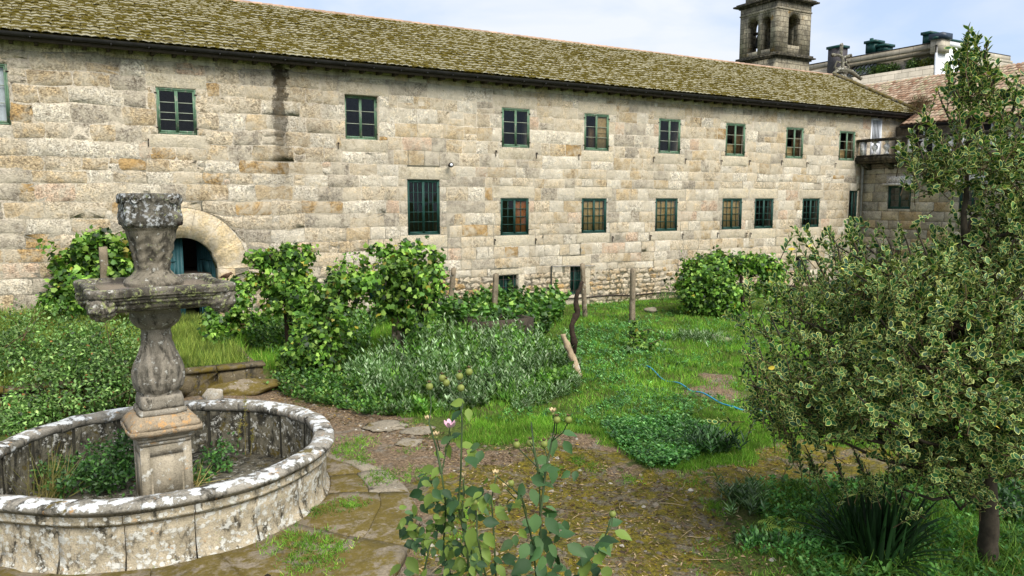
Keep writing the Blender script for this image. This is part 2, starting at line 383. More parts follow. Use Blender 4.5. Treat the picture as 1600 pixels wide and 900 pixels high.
BARE = gpoly([(1060, 590), (1110, 580), (1160, 605), (1150, 630), (1090, 625)])
def soft(X, Y, poly, off=.28):
    s = sum(inpoly(X+dx, Y+dy, poly).astype(float) for dx, dy in ((0, 0), (off, 0), (-off, 0), (0, off), (0, -off), (off*.7, off*.7), (-off*.7, off*.7), (off*.7, -off*.7), (-off*.7, -off*.7)))
    return s/9
xs = np.concatenate([[-600, -200, -80, -40, -20, -12], np.arange(-8, 44, .13), [50, 60, 80, 130, 300, 700]])
ys = np.concatenate([[-600, -200, -60, -20, -6], np.arange(-1, 26.6, .13), [28, 32, 40, 60, 100, 250, 900]])
GX, GY = np.meshgrid(xs, ys); gz = gh(GX, GY); nx, ny = len(xs), len(ys)
jx = .05*np.sin(GX*7+GY*5); 
V = np.stack([GX, GY, gz], -1).reshape(-1, 3)
I = (np.arange(ny-1)[:, None]*nx+np.arange(nx-1)[None]).ravel()
F = np.concatenate([np.stack([I, I+1, I+nx+1], 1), np.stack([I, I+nx+1, I+nx], 1)])
wx = GX+.35*np.sin(GY*2.1+GX)+.15*np.sin(GY*6); wy = GY+.35*np.sin(GX*1.9+2)+.15*np.sin(GX*5.3)
mpath = soft(wx, wy, PATH); mmoss = soft(wx, wy, MOSS); mbare = soft(wx, wy, BARE)
gmask = (1-np.maximum(mpath, mbare*.8)).ravel()
g = MB(); g.add(V, F); g.c[0][:, 0] = gmask; g.c[0][:, 1] = mmoss.ravel(); g.c[0][:, 2] = mbare.ravel()
t = NT('garden_soil'); a = t.attr(); s = t.n('SeparateColor', {0: a.outputs['Color']}).outputs
n1 = t.noise(30, 6, .7); n2 = t.noise(6, 6, .7); n3 = t.noise(1.4, 5, .65)
lit = t.mix(t.ramp(t.noise(22, 6, .75), [(.36, 0.), (.62, 1.)]), lin(84, 68, 50, .65), lin(174, 148, 116, .8))
lit = t.mix(t.ramp(t.noise(3.1, 5, .7), [(.5, 0.), (.64, .75)]), lit, t.mix(n1, lin(104, 96, 84, .7), lin(178, 170, 152, .75)))
ms = t.mix(n1, lin(66, 58, 10, .85), lin(164, 146, 44, .95))
ms = t.mix(t.ramp(n2, [(.42, 0.), (.6, .8)]), ms, lin(84, 84, 28, .8))
ms = t.mix(t.ramp(t.noise(2.6, 7, .75, .4), [(.50, 0.), (.58, .8)]), ms, t.mix(n2, lin(86, 70, 54, .6), lin(168, 158, 140, .8)))
mk = t.ramp(t.mth('ADD', s[1], t.mth('MULTIPLY', t.mth('SUBTRACT', n3, .5), .9)), [(.25, 0.), (.45, 1.)])
c = t.mix(mk, lit, ms)
gr = t.mix(t.mth('ADD', t.mth('MULTIPLY', n1, .6), t.mth('MULTIPLY', n2, .4)), lin(30, 48, 12, .6), lin(120, 140, 56, .8))
gr = t.mix(t.ramp(n3, [(.5, 0.), (.7, .5)]), gr, lin(104, 88, 54, .6))
gk = t.ramp(t.mth('ADD', s[0], t.mth('MULTIPLY', t.mth('SUBTRACT', n2, .5), .9)), [(.4, 0.), (.6, 1.)])
c = t.mix(gk, c, gr)
c = t.mix(1, c, t.ramp(t.noise(15, 5, .75), [(.33, .65), (.5, 1.05), (.68, 1.45)]), 'MULTIPLY')
t.bump(t.mth('ADD', t.mth('ADD', n2, t.noise(13, 4, .7)), t.mth('MULTIPLY', n1, .7)), 1., .08)
t.fin(c, .95)
tag(g.build('ground', t.m, None, True), 'garden ground of soil, moss and litter', kind='structure')

# ------------------------------------------------------------------ masonry generator
PAL_W = [(5, lin(210, 194, 166, .86)), (3, lin(200, 179, 144, .83)), (2, lin(190, 158, 108, .78)), (2.4, lin(182, 172, 154, .80)), (1.3, lin(210, 184, 158, .84)), (3, lin(220, 211, 192, .9))]
def mort_pal(X):
    k = float(np.clip((10-X)/14, 0, 1))      # more golden rubble at the left end
    return [(5, PAL_W[0][1]), (2+3*k, PAL_W[1][1]), (.2+1.3*k, PAL_W[2][1]), (2.2+1.2*k, PAL_W[3][1]), (.7, PAL_W[4][1]), (4.5-3.2*k, PAL_W[5][1])]
def pick(pal, rnd):
    r = rnd.random()*sum(p[0] for p in pal)
    for w_, c in pal:
        r -= w_
        if r <= 0: return c
    return pal[-1][1]
def subtract(rects, o):
    out = []
    for (a, b, c, d) in rects:
        x0, x1, z0, z1 = o
        if b <= x0 or a >= x1 or d <= z0 or c >= z1: out.append((a, b, c, d)); continue
        if a < x0: out.append((a, x0, c, d))
        if b > x1: out.append((x1, b, c, d))
        m0, m1 = max(a, x0), min(b, x1)
        if c < z0: out.append((m0, m1, c, z0))
        if d > z1: out.append((m0, m1, z1, d))
    return out
def stone_mesh(u0, u1, z0, z1, mapf, rnd, gap=.02, proud=.03, rough=.012, rnd_c=.05, warp=None, col=(1, 1, 1), alpha=.5, clip=None):
    mb = MB(); w_, h_ = u1-u0-gap, z1-z0-gap; cu, cz = (u0+u1)/2, (z0+z1)/2
    rc = min(rnd_c*(.5+rnd.random()), w_*.3, h_*.3)
    base = []
    for sx, sz, first in ((-1, -1, 0), (1, -1, 1), (1, 1, 0), (-1, 1, 1)):
        p = (sx*(w_/2), sz*(h_/2-rc)); q = (sx*(w_/2-rc), sz*(h_/2))
        base += [p, q] if not first else [q, p]
        if sx == -1 and sz == -1: base.append((rnd.uniform(-.15, .15)*w_, -h_/2))
        if sx == 1 and sz == -1: base.append((w_/2, rnd.uniform(-.1, .1)*h_))
        if sx == 1 and sz == 1: base.append((rnd.uniform(-.15, .15)*w_, h_/2))
        if sx == -1 and sz == 1: base.append((-w_/2, rnd.uniform(-.1, .1)*h_))
    n = len(base); r0 = []; r1 = []
    for (x, z) in base:
        x += rnd.gauss(0, rough); z += rnd.gauss(0, rough)
        U, Z = cu+x, cz+z
        if warp: U, Z = warp(U, Z)
        if clip: U, Z = clip(U, Z)
        r0.append((U, Z))
    mu = sum(p[0] for p in r0)/n; mz = sum(p[1] for p in r0)/n
    ins = .012+rough*.7
    for (U, Z) in r0:
        kx = max(.3, 1-ins/(w_/2)); kz = max(.3, 1-ins/(h_/2))
        r1.append((mu+(U-mu)*kx, mz+(Z-mz)*kz))
    pr = proud*(.6+.8*rnd.random())
    V = [mapf(u, z, -.002) for u, z in r0]+[mapf(u, z, pr+rnd.gauss(0, rough*.4)) for u, z in r1]+[mapf(mu, mz, pr+rnd.gauss(.004, rough*.6))]
    F = []
    for j in range(n):
        k = (j+1) % n; F += [(j, k, n+k), (j, n+k, n+j), (n+j, n+k, 2*n)]
    mb.add(V, F, col=col, a=alpha); mb.area = w_*h_; mb.u = mu; mb.z = mz
    return mb

# ------------------------------------------------------------------ the convent building
Y0 = 26.3; ZT = 9.0
main = thing('convent_building', 'long two-storey granite convent building with a moss-covered tiled roof', 'building', (18, Y0, 0))
mapw = lambda u, z, d: (u, Y0-d, z)
UPX = [-1.98+.0, 2.70, 8.66, 14.89, 18.80, 22.79, 26.85, 30.93, 34.95]
upper = [(-2.0, -1.09, 6.50, 8.19), (2.70, 3.85, 6.42, 7.83), (8.66, 9.89, 6.50, 8.02)] + [(x, x+1.27, 6.43, 7.93) for x in UPX[3:]]
lower = [(10.93, 12.24, 3.10, 5.13)] + [(x, x+1.30, 3.0, 4.45) for x in (14.83, 18.71, 22.70, 26.77, 28.93, 32.34)]
base_w = [(9.4, 10.25, .70, 1.46), (14.73, 15.65, .45, 1.42), (18.16, 18.91, .42, 1.63), (32.0, 33.1, .5, 1.5)]
side_w = [(35.97, 36.71, 2.94, 4.87)]
vent_door = (37.49, 38.4, 6.7, 8.72)
DCX, DCZ, DR, DRO = 3.24, 2.17, 1.03, 1.97
door_rect = (DCX-DR, DCX+DR, -.3, DCZ)
openings = upper+lower+base_w+side_w+[vent_door]
# wall core with real reveals
core = [(-9, 41.2, -.5, 8.96)]
for o in openings+[(DCX-DR, DCX+DR, -.5, DCZ+DR)]: core = subtract(core, o)
wb = MB(); mcol = lin(206, 196, 176, .78)
for (a, b, c, d) in core: wb.box(a, b, Y0, Y0+.62, c, d, col=mcol, a=.3)
for i in range(16):     # spandrels of the door arch
    x0 = DCX-DR+2*DR*i/16; x1 = DCX-DR+2*DR*(i+1)/16
    za = DCZ+math.sqrt(max(0, DR**2-(x0-DCX)**2)); zb = DCZ+math.sqrt(max(0, DR**2-(x1-DCX)**2)); zt = DCZ+DR+.001
    wb.hexa([(x0, Y0, za), (x1, Y0, zb), (x1, Y0+.62, zb), (x0, Y0+.62, za), (x0, Y0, zt), (x1, Y0, zt), (x1, Y0+.62, zt), (x0, Y0+.62, zt)], col=mcol, a=.3)
wall = wb.build('wall', M['mortar'], main)
rnd = random.Random(3)
# dressed lintels, sills and jambs kept as single pale stones
reserved = list(openings); dressed = []
for (a, b, c, d) in upper[1:]+lower+base_w[1:3]:
    h = .40 if d-c > 1 else .25
    dressed.append((a-.22-rnd.random()*.2, b+.22+rnd.random()*.2, d+.012, d+h+.1*rnd.random(), 1))
    dressed.append((a-.12-rnd.random()*.2, b+.12+rnd.random()*.2, c-.40-.08*rnd.random(), c-.012, 1))
for (a, b, c, d) in base_w[1:3]:
    dressed.append((b+.01, b+.26, c, d, 1)); 
reserved += [q[:4] for q in dressed]+[door_rect, (DCX-DR-.42, DCX-DR, -.3, 0.5), (DCX-DR-.55, DCX+DR+.55, .45, 1.13)]
RUB = (10.6, 31.5, -.4, 1.42)
def near_open(u, z):
    m = 9
    for (a, b, c, d) in reserved:
        m = min(m, math.hypot(max(a-u, 0, u-b), max(c-z, 0, z-d)))
    return m
def warp(u, z):
    k = min(1, near_open(u, z)/.5)*(1-min(1, max(0, (z-8.4)/.5)))
    A = .07 if u < 9 else .03
    A *= k
    return u + A*.6*mn.noise((u*1.1, z*1.3, 9)), z + A*1.6*mn.noise((u*.55, z*.9, 3))
def arch_clip(u, z):
    dx, dz = u-DCX, z-DCZ
    if dz > -.1:
        r = math.hypot(dx, dz)
        if r < DRO+.02: return DCX+dx/r*(DRO+.02), DCZ+dz/r*(DRO+.02)
    return u, z
stones = []
z = -.5
while z < 8.93:
    h = rnd.uniform(.38, .54)
    if z+h > 8.70: h = 8.95-z
    u = -9
    while u < 41.15:
        wd = rnd.choice([rnd.uniform(.42, .75), rnd.uniform(.7, 1.25), rnd.uniform(.5, .95)])
        if u < 9: wd *= 1.3
        u1 = min(u+wd, 41.15)
        rs = [(u, u1, z, z+h)]
        if rnd.random() < .05 and wd > .5:
            zz = z+h*rnd.uniform(.45, .55); rs = [(u, u1, z, zz), (u, u1, zz, z+h)]
        elif rnd.random() < .10 and u < 9:
            uu = u+wd*rnd.uniform(.2, .35); zz = z+h*.5; rs = [(uu, u1, z, z+h), (u, uu, z, zz), (u, uu, zz, z+h)]
        for o in reserved+[RUB]: rs = subtract(rs, o)
        for (a, b, c, d) in rs:
            if b-a < .14 or d-c < .13: continue
            cx, cz = (a+b)/2, (c+d)/2
            if cz > DCZ-.1 and all(math.hypot(x-DCX, q-DCZ) < DRO+.04 for x in (a, b) for q in (c, d)): continue
            if a > DCX-DR-.1 and b < DCX+DR+.1 and d < 2: continue
            left = a < 8.5
            rough_s = rnd.random() < (.8 if left else .38)
            stones.append(stone_mesh(a, b, c, d, mapw, rnd, gap=.014 if left else .008, proud=.010 if left else .005, rough=.017 if left else .007,
                          rnd_c=.04 if left else .02, warp=warp, clip=arch_clip if abs(cx-DCX) < 3.2 and cz < 4.8 else None,
                          col=tuple(np.array(pick(mort_pal(a), rnd))*rnd.uniform(.90, 1.09)), alpha=1. if rough_s else .15))
        u = u1
    z += h
# small rubble of the basement band
z = RUB[2]
while z < RUB[3]-.03:
    h = min(rnd.uniform(.17, .3), RUB[3]-z)
    if RUB[3]-z-h < .1: h = RUB[3]-z
    u = RUB[0]
    while u < RUB[1]:
        u1 = min(u+rnd.uniform(.18, .55), RUB[1]); rs = [(u, u1, z, z+h)]
        for o in reserved: rs = subtract(rs, o)
        for (a, b, c, d) in rs:
            if b-a < .08 or d-c < .08: continue
            stones.append(stone_mesh(a, b, c, d, mapw, rnd, gap=.02, proud=.03, rough=.03, rnd_c=.07, warp=warp,
                          col=tuple(np.array(pick([(3, PAL_W[0][1]), (3, PAL_W[1][1]), (1.6, lin(204, 170, 116, .8)), (1, PAL_W[3][1])], rnd))*rnd.uniform(.8, 1.1)), alpha=.7))
        u = u1
    z += h
for (a, b, c, d, k) in dressed:
    stones.append(stone_mesh(a, b, c, d, mapw, rnd, gap=.008, proud=.005, rough=.004, rnd_c=.02, col=tuple(np.array(lin(212, 200, 174, .88))*rnd.uniform(.86, 1.05)), alpha=.12))
# door jambs and voussoirs
for s in (-1, 1):
    for (c, d) in ((-.3, .45), (.45, 1.13), (1.13, DCZ-.002)):
        a, b = sorted((DCX+s*(DR+.005), DCX+s*(DR+(.42 if c < .4 else .55))))
        stones.append(stone_mesh(a, b, c, d, mapw, rnd, gap=.015, proud=.035, rough=.003, rnd_c=.02, col=lin(200, 178, 140, .82), alpha=.1))
nv = 7
for i in range(nv):
    a0 = PI*i/nv+.003; a1 = PI*(i+1)/nv-.003; k = 6; mb = MB()
    inner = [(DR*math.cos(a0+(a1-a0)*j/k), DR*math.sin(a0+(a1-a0)*j/k)) for j in range(k+1)]
    outer = [(DRO*math.cos(a0+(a1-a0)*j/k), DRO*math.sin(a0+(a1-a0)*j/k)) for j in range(k+1)]
    V = []; 
    for (p, q, y) in ((inner, outer, .0), (inner, outer, -.014)):
        V += [(DCX+x, Y0+y, DCZ+zz) for x, zz in p]+[(DCX+x, Y0+y, DCZ+zz) for x, zz in q]
    n = k+1; F = []
    for j in range(k): F += [(2*n+j, 2*n+j+1, 3*n+j+1), (2*n+j, 3*n+j+1, 3*n+j), (j, j+1, 2*n+j+1), (j, 2*n+j+1, 2*n+j), (n+j, 3*n+j+1, n+j+1), (n+j, 3*n+j, 3*n+j+1)]
    for e in (0, k): F += [(e, n+e, 3*n+e), (e, 3*n+e, 2*n+e)]
    mb.add(V, F, col=tuple(np.array(lin(214, 194, 154, .88))*rnd.uniform(.88, 1.04)), a=.12); mb.area = 3; mb.u = DCX; mb.z = 3
    stones.append(mb)
def score(mb):
    if mb.u < -2.2: return 0
    fw = .504*mb.u+.8637*Y0; vis = 0.0 if (mb.z < .9 and mb.u < 3) else 1.
    return mb.area/fw**2*vis
stones.sort(key=score, reverse=True)
for mb in stones[:295]: mb.build('stone', M['stone'], wall)
rest = MB()
for mb in stones[295:]:
    rest.v += mb.v; rest.c += mb.c; rest.f += [mb.f[0]+rest.n]; rest.n += mb.n
tag(rest.build('small_stones', M['stone'], wall), kind='stuff')
# arch soffit
sb = MB(); R_ = []
for y in (Y0-.013, Y0+.62):
    R_.append([(DCX+(DR+.001)*math.cos(PI*j/24), y, DCZ+(DR+.001)*math.sin(PI*j/24)) for j in range(25)])
sb.rings(R_, cap=False, closed=False, col=lin(196, 170, 126, .8), a=.1); sb.build('arch_soffit', M['stone'], main)
# shell so the rooms are dark
sh = MB(); sh.box(-9, 41.2, 37.3, 37.8, -.5, 9, col=mcol); sh.box(-9.4, -9, Y0, 37.8, -.5, 9, col=mcol); sh.box(41.2, 41.6, Y0+.1, 37.8, -.5, 9, col=mcol)
for x in (41.2, ): sh.hexa([(x, 26.4, 9), (x+.4, 26.4, 9), (x+.4, 37.3, 9), (x, 37.3, 9), (x, 31.75, 11.75), (x+.4, 31.75, 11.75), (x+.4, 31.85, 11.75), (x, 31.85, 11.75)], col=mcol)
sh.build('rear_wall', M['mortar'], main)
fb = MB(); fb.box(-9, 41.2, Y0+.62, 37.3, 5.4, 5.6); fb.box(-9, 41.2, Y0+.62, 37.3, 1.9, 2.0); fb.box(-9, 41.2, Y0+.62, 37.3, 8.7, 8.75)
fb.box(-9, 41.2, 29.5, 29.6, 2.0, 8.7); fb.build('inner_floor', M['soffit'], main)

# ---- windows
def window(o, panes_x, panes_z, paint_m, bars_m, depth=.10, shutters=(), grille=None, curtain=False, label=None, parent=main, mp=None, pinned=.03, skew=0.):
    a, b, c, d = o
    if mp is None: mp = lambda u, z, dd: (u, Y0+dd, z)       # dd: metres into the wall
    def bx(mb, u0, u1, z0, z1, d0, d1):
        P = [mp(u0, z0, d0), mp(u1, z0, d0), mp(u1, z0, d1), mp(u0, z0, d1), mp(u0, z1, d0), mp(u1, z1, d0), mp(u1, z1, d1), mp(u0, z1, d1)]
        mb.hexa(P)
    m = MB(); fw = .055; y0, y1 = depth-.06, depth
    e = .004
    bx(m, a+e, a+fw, c+e, d-e, y0, y1); bx(m, b-fw, b-e, c+e, d-e, y0, y1); bx(m, a+fw, b-fw, d-fw, d-e, y0, y1); bx(m, a+fw, b-fw, c+e, c+fw, y0, y1)
    fr = m.build('window', paint_m, parent)
    if label: fr['label'] = label
    mid = (a+b)/2; ua, ub = a+fw, b-fw
    leaves = [(ua, mid, 0), (mid, ub, 1)]
    for (l0, l1, k) in leaves:
        s = MB(); st = .045
        q0, q1 = y0+.012, y1+.008
        bx(s, l0+.002, l0+st, c+fw+.002, d-fw-.002, q0, q1); bx(s, l1-st, l1-.002, c+fw+.002, d-fw-.002, q0, q1)
        bx(s, l0+st, l1-st, c+fw+.002, c+fw+st+.02, q0, q1); bx(s, l0+st, l1-st, d-fw-st, d-fw-.002, q0, q1)
        s.build('sash', paint_m, fr)
        g0, g1, h0, h1 = l0+st, l1-st, c+fw+st+.02, d-fw-st
        zs = [h0+(h1-h0)*f for f in panes_z]
        q0b, q1b = y0+.02, y1-.01
        for zz in zs: bm = MB(); bx(bm, g0, g1, zz-.011, zz+.011, q0b, q1b); bm.build('glazing_bar', bars_m, fr)
        for i in range(1, panes_x):
            bm = MB(); uu = g0+(g1-g0)*i/panes_x; bx(bm, uu-.011, uu+.011, h0, h1, q0b+.003, q1b-.003); bm.build('glazing_bar', bars_m, fr)
        lv = [h0]+zs+[h1]
        for i in range(len(lv)-1):
            for j in range(panes_x):
                p0 = g0+(g1-g0)*j/panes_x; p1 = g0+(g1-g0)*(j+1)/panes_x; gm = MB()
                t_ = rnd.gauss(0, .004)
                gm.add([mp(p0, lv[i], y1-.022+t_), mp(p1, lv[i], y1-.022-t_), mp(p1, lv[i+1], y1-.022), mp(p0, lv[i+1], y1-.022+t_)], [(0, 1, 2), (0, 2, 3)])
                gm.build('pane', M['glass'], fr)
    for (s0, s1, t0, t1, mt, dd) in shutters:
        s = MB(); u0, u1, z0_, z1_ = a+fw+(b-a-2*fw)*s0, a+fw+(b-a-2*fw)*s1, c+(d-c)*t0, c+(d-c)*t1
        bx(s, u0, u1, z0_, z1_, depth+dd, depth+dd+.03)
        for zz in (z0_+(z1_-z0_)*.5,): bx(s, u0+.03, u1-.03, zz-.03, zz+.03, depth+dd-.012, depth+dd)
        bx(s, u0, u0+.05, z0_, z1_, depth+dd-.014, depth+dd); bx(s, u1-.05, u1, z0_, z1_, depth+dd-.014, depth+dd)
        s.build('shutter', M[mt], fr)
    if curtain:
        s = MB(); R2 = []
        for zz in (c+fw, d-fw): R2.append([mp(a+fw+(b-a-2*fw)*j/30, zz, depth+.08+.015*math.sin(j*2.1)) for j in range(31)])
        s.rings(R2, cap=False, closed=False); s.build('curtain', M['curtain'], fr)
    if grille:
        s = MB(); nv_, nh_ = grille
        for i in range(nv_): uu = a+(b-a)*(i+.5)/nv_; s.tube([mp(uu, c, .012), mp(uu, d, .012)], .011, 5)
        for i in range(nh_): zz = c+(d-c)*(i+.5)/nh_; s.tube([mp(a, zz, .018), mp(b, zz, .018)], .010, 5)
        s.build('grille', M['iron'], fr)
    # hinges
    for uu, s_ in ((a, 1), (b, -1)):
        for zz in (c+.14*(d-c), d-.12*(d-c)):
            hb = MB(); bx(hb, uu-.045, uu+.03, zz-.02, zz+.02, y0-.016, y0-.002)
            if mp(0, 0, 0)[1] == Y0: hb.build('hinge', M['iron'], fr)
    return fr
third = (1/3, 2/3)
window(upper[0], 1, third, M['green'], M['bars'], curtain=True, depth=.07, label='green window with a drawn white curtain')
window(upper[1], 1, (.27, .46, .72), M['green'], M['bars'], depth=.07, label='green window with an extra low glazing bar')
window(upper[2], 1, third, M['green'], M['bars'], depth=.22, label='wide deep-set green window')
window(upper[3], 1, third, M['green'], M['bars'], depth=.06)
window(upper[4], 1, third, M['green'], M['bars'], depth=.06, shutters=[(.52, 1, 0.02, .98, 'tan', .02), (.22, .48, .02, .62, 'brown', .08)], label='green window with a tan shutter behind its right sash')
window(upper[5], 1, third, M['green'], M['bars'], depth=.06)
for o in upper[6:]: window(o, 1, third, M['green'], M['bars'], depth=.06, shutters=[(.0, .48, .0, .36, 'tan', .06), (.5, 1, .0, .7, 'brown', .12)])
window(lower[0], 3, (.2, .4, .6, .8), M['dgreen'], M['dgreen'], depth=.10, label='tall dark green window with bars')
window(lower[1], 2, (.25, .5, .75), M['dgreen'], M['dgreen'], depth=.07, shutters=[(.53, 1, .03, .97, 'orange', .02)], label='barred window with an orange shutter behind the right half')
for o in lower[2:5]: window(o, 2, (.25, .5, .75), M['dgreen'], M['dgreen'], depth=.07, shutters=[(.10, .47, .03, .97, 'tan', .02), (.53, .90, .03, .97, 'tan', .02)], label='barred window with tan shutters behind the glass')
for o in lower[5:]: window(o, 2, (.25, .5, .75), M['dgreen'], M['dgreen'], depth=.07, label='dark barred window')
for o in base_w: window(o, 1, (.5,), M['dgreen'], M['dgreen'], depth=.26, shutters=[(0, .48, .02, .98, 'dgreen', .02), (.52, 1, .02, .98, 'dgreen', .02)], grille=(2, 3), label='small basement window with green shutters')
window(side_w[0], 1, (.33, .66), M['dgreen'], M['dgreen'], depth=.12, label='narrow tall dark window')
# louvred white door above the balcony
a, b, c, d = vent_door
m = MB(); m.box(a, a+.1, Y0-.02, Y0+.1, c, d); m.box(b-.1, b, Y0-.02, Y0+.1, c, d); m.box(a+.1, b-.1, Y0-.02, Y0+.1, d-.1, d); m.box(a+.1, b-.1, Y0, Y0+.1, c, c+.7)
vd = m.build('louvred_door', M['white'], main); vd['label'] = 'white door with dark vertical louvres'
for i in range(6):
    m = MB(); x = a+.15+i*(b-a-.3)/5; m.box(x-.02, x+.02, Y0+.02, Y0+.06, c+.7, d-.1); m.build('louvre', M['white'], vd)
m = MB(); m.box(a+.1, b-.1, Y0+.09, Y0+.12, c+.7, d-.1); m.build('louvre_backing', M['gutter'], vd)
# arched door, left leaf closed, right leaf ajar inward
def door_leaf(x0, x1, arch_in, name, ang, hinge_x):
    mb = MB(); N = 10; Y = Y0+.40
    for i in range(N):
        u0 = x0+(x1-x0)*i/N; u1 = x0+(x1-x0)*(i+1)/N
        za = DCZ+math.sqrt(max(0, (DR-.01)**2-(u0-DCX)**2)); zb = DCZ+math.sqrt(max(0, (DR-.01)**2-(u1-DCX)**2))
        mb.hexa([(u0, Y, .1), (u1, Y, .1), (u1, Y+.06, .1), (u0, Y+.06, .1), (u0, Y, za), (u1, Y, zb), (u1, Y+.06, zb), (u0, Y+.06, za)])
    for (z0_, z1_) in ((.3, .95), (1.05, 1.75), (1.85, 2.6)):
        w_ = x1-x0; p0, p1 = x0+w_*.2, x1-w_*.2
        if z1_ > 2.5: z1_ = 2.45
        for (q0, q1, r0, r1) in ((p0, p1, z0_, z0_+.04), (p0, p1, z1_-.04, z1_), (p0, p0+.04, z0_+.04, z1_-.04), (p1-.04, p1, z0_+.04, z1_-.04)):
            mb.box(q0, q1, Y-.02, Y, r0, r1)
        mb.box(p0+.1, p1-.1, Y-.012, Y, z0_+.1, z1_-.1)
    V_ = mb.v
    if ang:
        ca, sa = math.cos(ang), math.sin(ang)
        for v in V_:
            x = v[:, 0]-hinge_x; y = v[:, 1]-Y; v[:, 0] = hinge_x+x*ca-y*sa; v[:, 1] = Y+x*sa+y*ca
    o = mb.build(name, M['teal'], main); o['label'] = 'teal panelled leaf of the arched door'; return o
door_leaf(DCX-DR+.01, DCX+.06, 0, 'door', 0, 0)
door_leaf(DCX+.08, DCX+DR-.01, 0, 'door', -math.radians(62), DCX+DR-.01)

# ---- roof
SLOPE = np.array([0, 6.0, 2.92]); EV = np.array([0, 25.78, 9.02]); SL = np.linalg.norm(SLOPE)
sd_ = SLOPE/SL; sn_ = np.array([0, -sd_[2], sd_[1]])
M['tile'] = None
t = NT('mossy_roof_tile'); a_ = t.attr(); p = t.pos()
n1 = t.noise(24, 5, .7); n2 = t.noise(.55, 5, .65, .3); n3 = t.noise(5, 5, .7)
c = t.mix(1, a_.outputs['Color'], t.ramp(n1, [(.3, .65), (.7, 1.3)]), 'MULTIPLY')
mo = t.mth('ADD', t.mth('MULTIPLY', n2, .8), t.mth('MULTIPLY', n3, .55))
sx_ = t.sep(p)[0]
mo = t.mth('ADD', mo, t.mth('MULTIPLY', t.mth('SUBTRACT', t.mth('MULTIPLY', sx_, .03, clamp=True), .5), .10))
c = t.mix(t.ramp(mo, [(.40, 0.), (.56, .94)]), c, t.mix(t.mth('ADD', t.mth('MULTIPLY', n3, .8), t.mth('MULTIPLY', n1, .25)), lin(36, 33, 4, .5), lin(134, 118, 20, .62)))
c = t.mix(t.ramp(t.mth('ADD', a_.outputs['Alpha'], t.mth('MULTIPLY', t.mth('SUBTRACT', t.noise(3.1, 6, .75), .5), 2.4)), [(.93, 0.), (1.08, .85)]), c, lin(196, 190, 162, .72))
t.bump(t.mth('ADD', n3, n1), .8, .04); M['tile'] = t.fin(c, .95)
t = NT('red_roof_tile'); a_ = t.attr()
c = t.mix(1, a_.outputs['Color'], t.ramp(t.noise(12, 5, .7), [(.3, .7), (.7, 1.25)]), 'MULTIPLY')
c = t.mix(t.ramp(t.noise(2., 5, .7), [(.55, 0.), (.7, .5)]), c, lin(150, 140, 110, .7))
M['redtile'] = t.fin(c, .9)
roof = MB(); e0 = EV-sn_*.05
roof.hexa([e0+(-9, 0, 0), e0+(41.25, 0, 0), e0+SLOPE+(41.25, 0, 0), e0+SLOPE+(-9, 0, 0)]+[q+sn_*.04 for q in (e0+(-9, 0, 0), e0+(41.25, 0, 0), e0+SLOPE+(41.25, 0, 0), e0+SLOPE+(-9, 0, 0))], col=(.06, .05, .03), a=0)
rd = np.array([0, 6.2, -2.92]); r0_ = e0+SLOPE
roof.hexa([r0_+(-9, 0, 0), r0_+(41.25, 0, 0), r0_+rd+(41.25, 0, 0), r0_+rd+(-9, 0, 0)]+[q+np.array([0, 0, .05]) for q in (r0_+(-9, 0, 0), r0_+(41.25, 0, 0), r0_+rd+(41.25, 0, 0), r0_+rd+(-9, 0, 0))], col=(.15, .08, .05), a=0)
roof_o = roof.build('roof', M['tile'], main)
PAL_T = [(3, lin(122, 112, 84, .46)), (3, lin(146, 138, 112, .52)), (2.5, lin(92, 80, 46, .5)), (.25, lin(168, 128, 94, .7)), (1.5, lin(190, 184, 150, .72))]
def tile_tmpl(wd, ln, r, th=.022, lift=.03, k=4):
    V = []
    for (s_, dz) in ((0, lift), (0, lift+th), (ln, 0.), (ln, th)):
        for j in range(k+1):
            a = PI*j/k; V.append((wd*(j/k-.5), s_, dz+r*math.sin(a)))
    n = k+1; F = []
    for j in range(k): F += [(n+j, n+j+1, 3*n+j+1), (n+j, 3*n+j+1, 3*n+j), (j, j+1, n+j+1), (j, n+j+1, n+j)]
    return np.array(V), np.array(F), np.array([1.]*(2*n)+[0.]*(2*n))
TV, TF, TA = tile_tmpl(.245, .42, .026, th=.03, lift=.05)
items = []
nr = 22; rowl = SL/nr
for i in range(nr):
    for j in range(int(50.2/.245)):
        x = -8.9+j*.245+(i % 2)*.02+rnd.gauss(0, .006)
        items.append((x, i))
def tile_mb(x, i):
    mb = MB(); th = rnd.gauss(0, .012); o = EV+np.array([x, 0, 0])+sd_*(i*rowl-.04+rnd.gauss(0, .008))
    V = TV.copy(); ca, sa = math.cos(th), math.sin(th)
    vx = V[:, 0]*ca-V[:, 1]*sa; vy = V[:, 0]*sa+V[:, 1]*ca; vz = V[:, 2]+abs(rnd.gauss(0, .006))
    P = o + np.outer(vx, (1, 0, 0)) + np.outer(vy, sd_) + np.outer(vz, sn_)
    # a slow sag of the old roof
    P[:, 2] += .05*np.sin(P[:, 0]*.5)*np.sin(i/nr*PI) + .03*np.sin(P[:, 0]*1.3+i*.2)*np.sin(i/nr*PI)
    mb.add(P, TF, col=tuple(np.array(pick(PAL_T, rnd))*rnd.uniform(.8, 1.15)), a=TA); return mb
items.sort(key=lambda q: (0 if q[0] > -1.5 else 1, (q[0]+3)**2*.30+q[1]*.1))
for x, i in items[:290]: tile_mb(x, i).build('roof_tile', M['tile'], roof_o)
rest = MB()
for x, i in items[290:]:
    mb = tile_mb(x, i); rest.v += mb.v; rest.c += mb.c; rest.f += [mb.f[0]+rest.n]; rest.n += mb.n
tag(rest.build('tile_courses', M['tile'], roof_o), kind='stuff')
